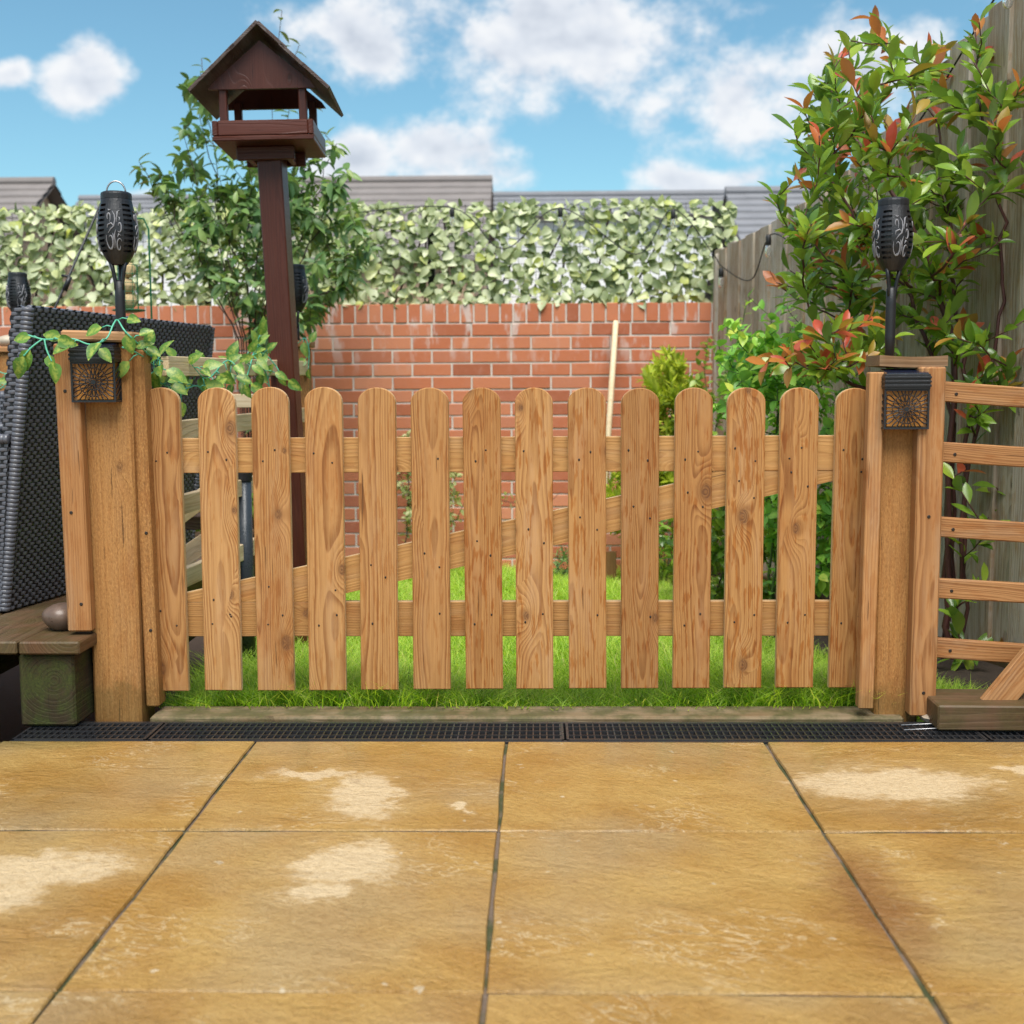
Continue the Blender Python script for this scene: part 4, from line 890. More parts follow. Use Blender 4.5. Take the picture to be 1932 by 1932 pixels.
# offcuts and a dark tube seen between the left pickets
def leanboard(px0, py0, px1, py1, Y0, Y1, w, mat, label):
    o = plank('leaning_board', at(px0, py0, Y0), at(px1, py1, Y1), w, 0.03, mat, None, ydir=(0.2, 1, 0.2), bevel=0.002); tag(o, label, 'board')
leanboard(318, 985, 420, 912, 3.35, 3.75, 0.050, MT['pale'], 'upper pale sloping board seen between the first two pickets')
leanboard(318, 1072, 420, 1000, 3.35, 3.75, 0.056, MT['pale'], 'lower pale sloping board seen between the first two pickets')
leanboard(330, 1108, 430, 1070, 3.45, 3.8, 0.075, MT['deck'], 'brown weathered board below the sloping boards behind the first two pickets')
leanboard(330, 982, 430, 985, 3.9, 4.0, 0.05, MT['brownroof'], 'dark reddish plank lying level behind the second picket')
pebble('pebble', 'grey brown stone behind the first picket gap under a sloping board', 366, 1062, 3.95, 0.045, (1.3, 1.0, 0.7), MT['stone'])
X = at(462, 1000, 3.75).x
t = thing('upright_tube', 'wet slate blue tube standing upright behind the second picket', 'tube', (X, 3.75, -0.05))
MB().lathe([(0.024, 0), (0.024, at(462, 896, 3.75).z + .05)], 18).build('tube', MT['pipe'], t, smooth=True)
MB().lathe([(0.027, at(462, 907, 3.75).z + .05), (0.027, at(462, 892, 3.75).z + .05), (0.020, at(462, 892, 3.75).z + .051)], 18).build('collar', MT['black'], t)

# ================================================================== BIRD TABLE
bt_x, bt_y = -0.828, 4.17
pt = at(513, 296, bt_y); pb = at(561, 1080, bt_y)
bird = thing('bird_table', 'dark brown wooden bird table with a boarded pitched roof on a tall post', 'bird table', (pb.x, bt_y, -0.08))
BI = parent_world(bird).inverted()
up = (pt - pb).normalized(); foot = pb + up * ((-0.10 - pb.z) / up.z)
plank('post', foot, pt + up * 0.01, 0.082, 0.082, MT['brown'], bird, ydir=(0.05, 1, 0), bevel=0.004)
# house frame: local axes of the platform
ctr = at(500, 262, 4.02) + Vector((0, 0.165, 0)); ctr.x = at(482, 262, 4.0).x + 0.012
hx = Vector((1, 0.05, 0.0)).normalized(); hy = Vector((-0.05, 1, 0)).normalized(); hz = Vector((0.022 * -1, 0, 1)).normalized(); hx = (hx - hz * hx.dot(hz)).normalized()
HM = Matrix((hx, hz.cross(hx), hz)).transposed().to_4x4(); zfl = at(480, 262, 4.0).z; HM.translation = Vector((ctr.x, ctr.y, zfl))
def hp(name, a, c, w, t, mat, yd, parent=bird, bev=0.003):
    return plank(name, HM @ Vector(a), HM @ Vector(c), w, t, mat, parent, ydir=HM.to_3x3() @ Vector(yd), bevel=bev)
hw = 0.163
hp('floor', (-hw, 0, .008), (hw, 0, .008), 2 * hw, 0.016, MT['brown'], (0, 0, 1))
hp('tray_edge', (-hw + .018, -hw + .009, .041), (hw - .018, -hw + .009, .041), .048, .016, MT['brown'], (0, 1, 0)); hp('tray_edge', (-hw + .018, hw - .009, .041), (hw - .018, hw - .009, .041), .048, .016, MT['brown'], (0, 1, 0))
hp('tray_edge', (-hw + .009, -hw, .0405), (-hw + .009, hw, .0405), .048, .018, MT['brown'], (1, 0, 0)); hp('tray_edge', (hw - .009, -hw, .0405), (hw - .009, hw, .0405), .048, .018, MT['brown'], (1, 0, 0))
for sx in (-1, 1):
    for sy in (-1, 1): hp('corner_post', (sx * .128, sy * .128, .016), (sx * .128, sy * .128, .185), .026, .026, MT['brown'], (0, 1, 0))
hp('bracket', (-.105, -.062, -.022), (.085, -.062, -.022), .045, .02, MT['brown'], (0, 1, 0)); hp('bracket', (-.095, .062, -.022), (.105, .062, -.022), .045, .02, MT['brown'], (0, 1, 0))
hp('bracket', (.066, -.05, -.022), (.066, .05, -.022), .043, .018, MT['brown'], (1, 0, 0)); hp('bracket', (-.066, -.05, -.022), (-.066, .05, -.022), .043, .018, MT['brown'], (1, 0, 0))
EH, AP, OV, RD = 0.150, 0.328, 0.212, 0.205      # eave height, apex, half span, half depth
for sy in (-1, 1):
    b = MB(); yg = sy * .142; gw = OV - .040; z0 = .165
    b.v = [tuple(HM @ Vector(p)) for p in ((-gw, yg - .008, z0), (gw, yg - .008, z0), (gw - .012, yg - .008, z0 + .018), (0, yg - .008, AP - .012), (-gw + .012, yg - .008, z0 + .018), (-gw, yg + .008, z0), (gw, yg + .008, z0), (gw - .012, yg + .008, z0 + .018), (0, yg + .008, AP - .012), (-gw + .012, yg + .008, z0 + .018))]
    b.f = [(0, 1, 2, 3, 4), (9, 8, 7, 6, 5)] + [(i, (i + 1) % 5 + 5 if 0 else i + 5, (i + 1) % 5 + 5, (i + 1) % 5) for i in range(5)]; b.m = [0] * 7
    o = b.build('gable', MT['brown'], bird); o.matrix_local = BI
    tmp = bmesh.new(); tmp.from_mesh(o.data); bmesh.ops.recalc_face_normals(tmp, faces=tmp.faces); tmp.to_mesh(o.data); tmp.free()
for s in (-1, 1):                          # three lapped boards on each slope
    for k in range(3):
        t0, t1 = k / 3 - .03, (k + 1) / 3 + (.05 if k < 2 else (.085 if s < 0 else .055))
        L0 = Vector((s * OV * (1 - t0), 0, EH + (AP - EH) * t0)); L1 = Vector((s * OV * (1 - t1), 0, EH + (AP - EH) * t1))
        nrm = Vector((s * (AP - EH), 0, OV)).normalized(); off = nrm * (.010 + .009 * k * .45 + (.004 if k == 2 and s > 0 else 0))
        cc = (L0 + L1) / 2 + off; wd = (L1 - L0).length
        sl_ = (L1 - L0).normalized(); tilt = nrm + sl_ * -0.055
        hp('roof_board', cc + Vector((0, -RD, 0)), cc + Vector((0, RD, 0)), wd, .012, MT['brownroof'], tilt, bev=0.0015)

# ================================================================== RATTAN FURNITURE
def weave(P00, P10, P11, P01, parent, name, row=0.0112, col=0.0165, bow=0.0):
    """woven strips over a bilinear patch; P00->P10 runs along the strips"""
    P00, P10, P11, P01 = map(Vector, (P00, P10, P11, P01))
    nr = max(2, int(round(((P01 - P00).length + (P11 - P10).length) / 2 / row))); nc = max(2, int(round(((P10 - P00).length + (P11 - P01).length) / 2 / col)))
    nrm = (P10 - P00).cross(P01 - P00).normalized()
    def pt(u, v): return (P00 * (1 - u) + P10 * u) * (1 - v) + (P01 * (1 - u) + P11 * u) * v + nrm * (bow * 4 * v * (1 - v))
    b = MB(); g = MB()
    for i in range(nr):
        o = len(b.v)
        for j in range(2 * nc + 1):
            u = j / (2 * nc); up_ = 0.0015 if j % 2 else (0.0052 if ((j // 2) + i) % 2 else -0.0030)
            p0, p1 = pt(u, (i + .06) / nr), pt(u, (i + .94) / nr)
            m_ = (p0 + p1) / 2 + nrm * (up_ + .0014); b.v += [tuple(p0 + nrm * up_), tuple(m_), tuple(p1 + nrm * up_)]
        for j in range(2 * nc): a = o + 3 * j; b.f += [(a, a + 3, a + 4, a + 1), (a + 1, a + 4, a + 5, a + 2)]
    b.m = [0] * len(b.f)
    for j in range(nc + 1):
        for du in (0,):
            u = j / nc; hwid = 0.24 / nc; o = len(g.v); ua, ub = max(0, u - hwid), min(1, u + hwid)
            for k in range(9): v = k / 8; g.v += [tuple(pt(ua, v) + nrm * .001), tuple(pt(ub, v) + nrm * .001)]
            for k in range(8): a = o + 2 * k; g.f.append((a, a + 1, a + 3, a + 2)); g.m.append(0)
    w_ = tag(b.build(name, MT['rattan'], parent, smooth=True), kind='stuff'); w_.matrix_local = parent_world(parent).inverted()
    k_ = g.build('stakes', MT['rattan_dark'], w_); tag(k_, kind='stuff')
    f_ = MB().add([tuple(pt(u, v) - nrm * .012) for u, v in ((0, 0), (1, 0), (1, .5), (1, 1), (0, 1), (0, .5))], [(0, 1, 2, 5), (5, 2, 3, 4)]).build('backing', MT['rattan_dark'], w_)
    return w_
def roll(pts, r, parent, name):        # wrapped rim: strip wound round a rail
    pts = [Vector(p) for p in pts]; out = []; rad = []
    for a, c in zip(pts, pts[1:]):
        n = max(2, int((c - a).length / .012))
        for k in range(n):
            for (f, q) in ((0, .86), (.12, 1), (.88, 1), (.99, .86)): out.append(a + (c - a) * ((k + f) / n)); rad.append(r * q)
    o = MB().tube(out, rad, 8).build(name, MT['rattan'], parent, smooth=True); o.matrix_local = parent_world(parent).inverted(); return o
NT, FT = at(62, 580, 3.30), at(403, 618, 4.40)
NB, FB2 = Vector((NT.x - 0.105, 3.30, dz + .006)), Vector((FT.x - 0.105, 4.40, dz + .006))
chair = thing('rattan_armchair', 'dark grey woven rattan armchair standing on the deck behind the left gate post', 'chair', (NB.x - .3, 3.85, dz))
weave(NB, FB2, FT, NT, chair, 'back_weave', bow=-0.012)
th = Vector((-0.055, 0, 0))
weave(NB + th, NB, NT, NT + th, chair, 'back_end_weave', col=0.02)
weave(NT + th, NT, FT, FT + th, chair, 'back_top_weave', row=.02)
weave(FB2 + th, NB + th, NT + th, FT + th, chair, 'back_inner_weave', row=.02, col=.03)
roll([NT + Vector((-.012, 0, -.004)), FT + Vector((-.012, 0, -.004))], 0.011, chair, 'top_rim'); roll([NB + Vector((-.012, -.002, 0)), NT + Vector((-.012, -.002, 0))], 0.017, chair, 'end_rim'); roll([FB2 + Vector((-.012, .002, 0)), FT + Vector((-.012, .002, 0))], 0.017, chair, 'end_rim')
az_ = at(20, 828, 3.30).z
for yy, nm in ((3.285, 'arm'), (4.36, 'arm')):
    a0 = Vector((NB.x - .70, yy, dz + .006)); a1 = Vector((NB.x - .012, yy, dz + .006)); a2 = Vector((NB.x + .03, yy, az_)); a3 = Vector((NB.x - .70, yy, az_))
    weave(a0, a1, a2, a3, chair, 'arm_weave'); weave(a1 + Vector((0, .13, 0)), a0 + Vector((0, .13, 0)), a3 + Vector((0, .13, 0)), a2 + Vector((0, .13, 0)), chair, 'arm_weave', row=.02, col=.03)
    weave(a3, a2, a2 + Vector((0, .13, 0)), a3 + Vector((0, .13, 0)), chair, 'arm_weave'); roll([a3, a2], 0.014, chair, 'arm_rim')
MB().box((-.38, -.42, .12), (.27, .42, .22)).build('seat_frame', MT['rattan_dark'], chair, bevel=.01)
MB().box((-.36, -.40, .222), (.24, .40, .32)).build('seat_cushion', MT['cushion'], chair, bevel=.03, seg=2)
for sx in (-.36, .2):
    for sy in (-.42, .40): MB().box((sx - .02, sy - .02, 0), (sx + .02, sy + .02, .14)).build('leg', MT['rattan_dark'], chair)
# a second, lower seat beyond it
sz = at(20, 747, 4.75).z
sofa = thing('rattan_sofa', 'second dark rattan seat low down at the left edge beyond the armchair', 'sofa', (-2.35, 4.75, dz))
weave((-3.0, 4.70, dz + .05), (-1.80, 4.70, dz + .05), (-1.80, 4.76, sz), (-3.0, 4.76, sz), sofa, 'back_weave'); roll([(-3.0, 4.77, sz), (-1.80, 4.77, sz)], 0.02, sofa, 'top_rim')
weave((-1.80, 4.70, dz + .05), (-1.80, 4.84, dz + .05), (-1.80, 4.86, sz), (-1.80, 4.76, sz), sofa, 'end_weave'); weave((-1.80, 4.84, dz + .05), (-3.0, 4.84, dz + .05), (-3.0, 4.86, sz), (-1.80, 4.86, sz), sofa, 'back_weave', row=.02, col=.03)
MB().box((-.62, -.60, .08), (.5, -.06, .22)).build('seat_base', MT['rattan_dark'], sofa, bevel=.01); MB().box((-.60, -.59, .222), (.48, -.06, .31)).build('seat_cushion', MT['cushion'], sofa, bevel=.03, seg=2)

# parasol strut and hanging feeder behind the chair
st = thing('parasol_strut', 'thin black metal strut leaning up behind the rattan armchair', 'pole', (0, 0, 0))
p0, p1 = at(104, 580, 5.2), at(190, 385, 5.2); d_ = (p1 - p0)
low = p0 + d_.normalized() * ((dz - p0.z) / d_.normalized().z)
o = MB().tube([low, p1], 0.0055, 8).build('rod', MT['black'], st, smooth=True); m_ = at(132, 522, 5.2); n_ = at(122, 548, 5.2)
MB().tube([n_, m_], 0.0105, 10).build('sleeve', MT['black'], st, smooth=True); MB().tube([m_ + Vector((-.035, 0, .005)), m_], 0.006, 8).build('knob', MT['black'], st, smooth=True)
fd = thing('bird_feeder', 'green wire feeder holding suet balls behind the tall left torch', 'bird feeder', at(243, 585, 4.9))
fz = at(243, 500, 4.9).z - fd.location.z
for k in range(8):
    a = 2 * math.pi * k / 8; MB().tube([(.040 * math.cos(a), .040 * math.sin(a), 0), (.040 * math.cos(a), .040 * math.sin(a), fz)], .0013, 4).build('wire', MT['feedgreen'], fd)
for k in range(6):
    MB().tube([(.040 * math.cos(2 * math.pi * i / 16), .040 * math.sin(2 * math.pi * i / 16), fz * k / 5) for i in range(17)], .0012, 4, caps=False).build('hoop', MT['feedgreen'], fd)
MB().lathe([(.015, -.012), (.062, -.004), (.066, .0), (.060, .002), (.01, -.004)], 20).build('tray', MT['feedgreen'], fd, smooth=True)
for k in range(3):
    bm = bmesh.new(); bmesh.ops.create_icosphere(bm, subdivisions=2, radius=.032)
    for v in bm.verts: v.co *= random.uniform(.94, 1.05)
    me = bpy.data.meshes.new('suet_ball'); bm.to_mesh(me); bm.free(); me.materials.append(MT['fat']); o = link('suet_ball', me, fd); o.location = (.003 * (-1) ** k, 0, .034 + k * .061)
MB().tube([(0, 0, fz), (0, 0, at(243, 420, 4.9).z - fd.location.z)], .002, 5).build('hanger', MT['feedgreen'], fd)
hk = thing('feeder_hook', 'thin green pole with a crook carrying the suet feeder behind the tall left torch', 'hook', (at(243, 585, 4.9).x, 4.9, dz))
zt_ = at(243, 420, 4.9).z - dz
MB().tube([(.075, .05, 0), (.075, .05, zt_ - .02), (.06, .04, zt_ + .02), (.02, .015, zt_ + .02), (0, 0, zt_)], .004, 6).build('pole', MT['feedgreen'], hk, smooth=True)

# pale pole leaning on the wall, and a stake at its foot
p0, p1 = at(1162, 606, YW - .03), at(1149, 800, YW - .22); d_ = p1 - p0; p2 = p0 + d_ * ((lawn_z(6.5) - .05 - p0.z) / d_.z)
o = MB().tube([p2, p0 - d_.normalized() * -.01, p0], [.0165, .0165, .013], 12).build('leaning_pole', MT['pale'], smooth=True); tag(o, 'pale round wooden pole leaning against the brick wall', 'pole')
o = plank('stake', at(1152, 1130, 6.5), at(1152, 1040, 6.5), .06, .03, MT['cap'], None); tag(o, 'short wooden stake at the foot of the wall behind the tenth picket', 'stake')
# ================================================================== PLANTS
def leaf_arrays(L, W, fold=0.18, curl=0.25, wmax=0.45, tip=1.0, n=5):
    """a folded, curling leaf along +Y, upper face +Z"""
    v = []; f = []
    for i in range(n + 1):
        t = i / n
        w = W * 0.5 * (math.sin(math.pi * t ** (math.log(0.5) / math.log(wmax))) ** 0.8 if 0 < t < 1 else 0.0)
        if i == n: w = 0.0
        y = L * t; z = -curl * L * t * t
        zf = abs(w) * fold * 2
        v += [(-w, y, z + zf), (0, y, z), (w, y, z + zf)]
    for i in range(n):
        a = 3 * i
        if i == 0: f += [(1, 4, 3), (1, 5, 4)]
        elif i == n - 1: f += [(a, a + 1, a + 4), (a + 1, a + 2, a + 4)]
        else: f += [(a, a + 1, a + 4, a + 3), (a + 1, a + 2, a + 5, a + 4)]
    return np.array(v), f
def compact(v, f):
    used = sorted({i for q in f for i in q}); mp = {u: k for k, u in enumerate(used)}
    return v[used], [tuple(mp[i] for i in q) for q in f]
def leaf_set(mats, specs):
    """variants: list of (verts, faces, [mesh per material])"""
    out = []
    for sp in specs:
        v, f = compact(*leaf_arrays(**sp)); ms = []
        for m in mats:
            me = bpy.data.meshes.new('leaf'); me.from_pydata([tuple(p) for p in v], [], f); me.materials.append(m); me.polygons.foreach_set('use_smooth', [True] * len(f)); ms.append(me)
        out.append((v, f, ms))
    return out
def place_leaves(parent, variants, mats, items, n_obj=300, stuff_name='foliage', pname='leaf'):
    """items: (pos, dir, up, scale, material index). The ones nearest the camera become objects, the rest one mesh."""
    inv = parent_world(parent).inverted()
    items = sorted(items, key=lambda q: (q[0] - EYE).length)
    V = []; F = []; MI = []; off = 0
    for k, (p, d, up, s, mi) in enumerate(items):
        v, f, ms = variants[random.randrange(len(variants))]
        y = d.normalized(); z = up - y * up.dot(y)
        if z.length < 1e-4: z = y.orthogonal()
        z.normalize(); x = y.cross(z)
        if k < n_obj:
            m = Matrix((x * s, y * s, z * s)).transposed().to_4x4(); m.translation = p
            link(pname, ms[mi], parent, inv @ m)
        else:
            A = np.array([[x.x, y.x, z.x], [x.y, y.y, z.y], [x.z, y.z, z.z]]) * s
            V.append(v @ A.T + np.array(p)); F += [tuple(i + off for i in q) for q in f]; MI += [mi] * len(f); off += len(v)
    if V:
        me = bpy.data.meshes.new(stuff_name); me.from_pydata(np.concatenate(V).tolist(), [], F)
        for m in mats: me.materials.append(m)
        me.polygons.foreach_set('material_index', MI); me.polygons.foreach_set('use_smooth', [True] * len(F))
        o = link(stuff_name, me, parent, inv); tag(o, kind='stuff')
def rv(s=1.0): return Vector(rng.normal(0, s, 3))

def grow(bases, tips, seg=0.07, wob=0.012, lift=0.35):
    """join every tip to the nearest suitable node below it; returns nodes, parents, tip ids"""
    nodes = []; par = []; depth = []
    for path in bases:
        prev = -1
        for p in path: nodes.append(Vector(p)); par.append(prev); depth.append(0 if prev < 0 else depth[prev] + (nodes[-1] - nodes[prev]).length); prev = len(nodes) - 1
    root = nodes[0]; ids = []
    for t in sorted(tips, key=lambda q: (q - root).length):
        arr = np.array([(p.x, p.y, p.z) for p in nodes]); tt = np.array(t)
        dv = tt - arr; dist = np.linalg.norm(dv, axis=1)
        pen = dist + 0.9 * np.maximum(0, 0.25 * dist - dv[:, 2]) + np.where(dv[:, 2] < 0, -dv[:, 2] * 1.5, 0) + 0.10 * np.array(depth)
        pen[dist < 0.03] += 0.3
        j = int(np.argmin(pen)); a = nodes[j]; n = max(2, int((t - a).length / seg)); prev = j
        ctrl = a + (t - a) * 0.55 + Vector((0, 0, -lift * 0.3 * (Vector((t.x - a.x, t.y - a.y, 0)).length))) 
        for k in range(1, n + 1):
            s = k / n; p = a * (1 - s) ** 2 + ctrl * (2 * s * (1 - s)) + t * s * s
            if k < n: p = p + rv(wob)
            nodes.append(p); par.append(prev); depth.append(depth[prev] + (nodes[-1] - nodes[prev]).length); prev = len(nodes) - 1
        ids.append(prev)
    return nodes, par, ids
def branch_mesh(nodes, par, parent, name, mat, r_tip=0.0016, power=2.4, rmax=0.02, n=5, thin=1.0):
    k = len(nodes); acc = [0.0] * k; kids = [[] for _ in range(k)]
    for i, p in enumerate(par):
        if p >= 0: kids[p].append(i)
    for i in range(k - 1, -1, -1):
        if not kids[i]: acc[i] += r_tip ** power
        if par[i] >= 0: acc[par[i]] += acc[i]
    rad = [min(rmax, thin * a ** (1 / power)) for a in acc]
    b = MB(); done = set()
    def chain(i, start):
        pts = [nodes[start]] if start is not None else []; rr = [min(rad[i] * 1.05, rad[start])] if start is not None else []
        while True:
            pts.append(nodes[i]); rr.append(rad[i])
            if not kids[i]: break
            ks = sorted(kids[i], key=lambda c: -rad[c])
            for c in ks[1:]: stack.append((c, i))
            i = ks[0]
        if len(pts) > 1: b.tube(pts, rr, n)
    stack = [(i, None) for i in range(k) if par[i] < 0]
    while stack: i, s = stack.pop(); chain(i, s)
    o = b.build(name, mat, parent, smooth=True); o.matrix_local = parent_world(parent).inverted(); return o
def inpoly(x, y, poly):
    c = False; j = len(poly) - 1
    for i in range(len(poly)):
        (xi, yi), (xj, yj) = poly[i], poly[j]
        if (yi > y) != (yj > y) and x < (xj - xi) * (y - yi) / (yj - yi) + xi: c = not c
        j = i
    return c
def sample(poly, n, y0, y1, mind=0.0, ok=None):
    xs = [p[0] for p in poly]; ys = [p[1] for p in poly]; out = []; tries = 0
    while len(out) < n and tries < 60000:
        tries += 1; x, y = random.uniform(min(xs), max(xs)), random.uniform(min(ys), max(ys))
        if not inpoly(x, y, poly): continue
        p = at(x, y, random.uniform(y0, y1))
        if ok and not ok(p): continue
        if mind and any((p - q).length < mind for q in out): continue
        out.append(p)
    return out

# ---- artificial leaf screen on the wall
HT = at(900, 392, YW + .05).z; HX1 = at(1366, 450, YW + .05).x
screen = thing('leaf_screen', 'pale green artificial ivy leaf screen fixed along the top of the brick wall', 'leaf screen', (0, YW + .1, WT))
iv = leaf_set([MT['ivy']], [dict(L=.066, W=.052, fold=.16, curl=.22, wmax=.36), dict(L=.058, W=.048, fold=.26, curl=.35, wmax=.38), dict(L=.072, W=.054, fold=.10, curl=.12, wmax=.36), dict(L=.062, W=.046, fold=-.12, curl=-.2, wmax=.40), dict(L=.068, W=.050, fold=.34, curl=.5, wmax=.38)])
items = []
nx = int((HX1 + 3.35) / .036)
for i in range(nx):
    for j in range(22):
        X = -3.35 + (i + random.random()) * .036; z = WT + .0 + (HT - WT) * (j + random.random()) / 22
        if random.random() < .085: continue
        yy = YW + .085 - random.uniform(0, .07)
        ang = random.gauss(0, 1.0); d = Vector((math.sin(ang), -random.uniform(.1, .6), -math.cos(ang) * random.uniform(.5, 1)))
        up = Vector((random.gauss(0, .32), -1.0, random.uniform(.1, .9)))
        items.append((Vector((X, yy, z)), d, up, random.uniform(.72, 1.12), 0))
for i in range(300):                       # stray leaves on the top edge and the end
    X = random.uniform(-3.3, HX1); items.append((Vector((X, YW + random.uniform(.03, .1), HT + random.uniform(-.02, .015))), Vector((random.gauss(0, .8), -.5, random.uniform(-.4, .9))), Vector((random.gauss(0, .5), -1, .8)), random.uniform(.7, 1.0), 0))
for i in range(40): items.append((Vector((HX1 + random.uniform(-.02, .03), YW + random.uniform(.0, .1), random.uniform(WT + .1, HT))), Vector((random.uniform(.1, 1), -.6, random.gauss(0, .7))), Vector((0, -1, .6)), 1.0, 0))
# largest in view first: the frontmost leaves right of the cherry
items.sort(key=lambda q: q[0].y)
place_leaves(screen, iv, [MT['ivy']], items, 300)
b = MB()                                    # the plastic net that carries the leaves
x = -3.35
while x < HX1: b.box((x - .0012, .012, 0), (x + .0012, .0145, HT - WT + .03)); x += .05
for k in range(13): z = (HT - WT + .02) * k / 12; b.box((-3.35, .015, z - .0012), (HX1, .0175, z + .0012))
b.build('net', MT['cable'], screen)
b = MB(); x = -3.3
while x < HX1: b.tube([(x, .03, -0.02), (x + random.uniform(-.3, .3), .03, HT - WT)], .006, 5); x += .19
b.build('willow_stems', MT['bark'], screen)
for X in (-3.2, -1.9, -.6, .5, HX1 - .03): MB().box((X - .02, .035, -.01), (X + .02, .06, HT - WT + .02)).build('support_post', MT['cable'], screen)

# ---- cherry behind the bird table
ch = thing('cherry_tree', 'leafy young cherry tree rising behind the brown bird table', 'tree', at(470, 700, 6.1))
ch.location.z = lawn_z(6.1) - .05; cb = ch.location
def up_path(p, q, n, w=.01): return [p + (q - p) * (k / n) + (rv(w) if 0 < k < n else Vector()) for k in range(n + 1)]
bases = []
for (px, py, Y) in ((380, 110, 6.1), (532, 20, 6.2), (300, 330, 6.0), (470, 250, 5.9), (600, 250, 6.2), (632, 285, 6.1), (565, 85, 6.25), (420, 380, 6.2), (262, 305, 6.0), (345, 250, 6.05), (375, 180, 6.1), (585, 190, 6.2), (655, 330, 6.0)):
    q = at(px, py, Y); bases.append([cb + rv(.02) * 1] + up_path(at(470 + (px - 470) * .12, 640, 6.1), q, 12, .012))
poly_lo = [(345, 420), (375, 350), (430, 350), (560, 330), (640, 330), (690, 420), (705, 470), (650, 560), (590, 610), (560, 650), (470, 640), (430, 560), (385, 500)]
poly_hi = [(340, 380), (335, 250), (360, 110), (390, 110), (410, 260), (470, 300), (560, 300), (600, 230), (640, 270), (660, 330), (640, 370), (400, 400)]
tips = sample(poly_lo, 185, 5.75, 6.6, .05) + sample(poly_hi, 60, 5.9, 6.35, .06) + sample([(255, 310), (300, 300), (350, 340), (380, 420), (330, 390)], 9, 5.9, 6.2, .05)
nodes, par, ids = grow(bases, tips, .06, .008, .5)
branch_mesh(nodes, par, ch, 'branches', MT['bark'], .0016, 2.5, .018)
items = []; kidn = set(par)
def dress(i, n_leaf, L, mi_fn, droop=0.3, whorl=False, spread=1.0, back=5, scale=(.75, 1.1)):
    j = i; chain = []
    while j >= 0 and len(chain) < back: chain.append(j); j = par[j]
    for k in range(n_leaf):
        s = (k / n_leaf) * (len(chain) - 1); a = chain[int(s)]; c = chain[min(int(s) + 1, len(chain) - 1)]; t = s - int(s)
        p = nodes[a] * (1 - t) + nodes[c] * t
        ax = (nodes[a] - nodes[par[a]]) if par[a] >= 0 else Vector((0, 0, 1)); ax = ax.normalized()
        ph = k * 2.4 + i; o = ax.orthogonal().normalized(); side = o * math.cos(ph) + ax.cross(o) * math.sin(ph)
        d = side * spread + ax * (1.25 if whorl else 0.45) + Vector((0, 0, -droop)) + rv(.15)
        up = ax * .9 + Vector((0, -.25, .7)) + rv(.2)
        items.append((p, d, up, random.uniform(*scale) * L, mi_fn(k)))
for i in ids: dress(i, 9, 1.0, lambda k: 0, .55, back=4)
for path_end in [i for i in range(len(nodes)) if i not in kidn and i not in set(ids)]: dress(path_end, 26, .95, lambda k: 1 if k < 9 else 0, .25, back=9)
cl = leaf_set([MT['cherry'], MT['cherry_tip']], [dict(L=.076, W=.031, fold=.22, curl=.28, wmax=.45), dict(L=.084, W=.034, fold=.15, curl=.4, wmax=.45), dict(L=.066, W=.029, fold=.3, curl=.15, wmax=.48)])
place_leaves(ch, cl, [MT['cherry'], MT['cherry_tip']], items, 300)

# ---- the big photinia on the right
ph = thing('photinia_shrub', 'large photinia shrub with glossy green leaves and red young tips against the grey fence', 'shrub', (1.36, 3.78, lawn_z(3.8)))
pr = ph.location.copy()
def okp(p): return p.x < fence_x(p.y) - .05 and p.y > 3.25
bases = []
for (bx, by, qs) in ((1792, 1290, [(1790, 950, 3.78), (1800, 640, 3.80), (1720, 420, 3.85), (1640, 300, 3.95), (1560, 160, 4.05)]),
                     (1800, 1290, [(1812, 1000, 3.75), (1835, 760, 3.78), (1800, 560, 3.85), (1790, 380, 3.9), (1770, 230, 3.95), (1660, 70, 4.0)]),
                     (1810, 1290, [(1830, 860, 3.75), (1880, 640, 3.75), (1900, 420, 3.75), (1850, 200, 3.8), (1840, 60, 3.85)]),
                     (1785, 1290, [(1790, 900, 3.80), (1680, 680, 3.95), (1560, 590, 4.1), (1470, 540, 4.2)]),
                     (1790, 1290, [(1800, 800, 3.8), (1720, 560, 4.0), (1600, 420, 4.15), (1500, 330, 4.3)])):
    pts = [at(bx, by, 3.8)] + [at(*q) for q in qs]; path = [pts[0]]
    for a, c in zip(pts, pts[1:]): path += up_path(a, c, 6, .008)[1:]
    bases.append(path)
PP = [(1440, 330), (1458, 250), (1500, 210), (1535, 95), (1590, 70), (1650, 25), (1690, 80), (1750, 65), (1775, 90), (1810, 20), (1850, 15), (1870, 90), (1950, 100), (1990, 400), (1950, 640), (1860, 660), (1760, 650), (1720, 600), (1600, 580), (1480, 540), (1500, 470), (1470, 410)]
tips = sample(PP, 225, 3.5, 4.5, .055, okp) + sample([(1450, 520), (1560, 420), (1700, 480), (1720, 640), (1600, 660), (1480, 560)], 24, 3.7, 4.3, .06, okp)
LOW = [(1795, 740), (1850, 700), (1940, 640), (1950, 700), (1840, 830), (1800, 800)]
tips += sample(LOW, 10, 3.55, 3.9, .04, okp)
tips += [at(*q) for q in ((1800, 905, 3.6), (1815, 890, 3.65), (1880, 920, 3.75), (1905, 940, 3.8), (1860, 1000, 3.6), (1850, 1020, 3.65), (1855, 1105, 3.6), (1800, 1150, 3.6), (1830, 1130, 3.55), (1900, 1215, 3.7), (1830, 1235, 3.6), (1790, 1240, 3.6))]
RED = [(1420, 700), (1500, 640), (1620, 600), (1660, 600), (1690, 640), (1640, 700), (1560, 720), (1520, 690)]
tips += sample(RED, 30, 3.4, 3.9, .04, okp)
nodes, par, ids = grow(bases, tips, .06, .006, .45)
branch_mesh(nodes, par, ph, 'branches', MT['redbark'], .0020, 2.35, .016)
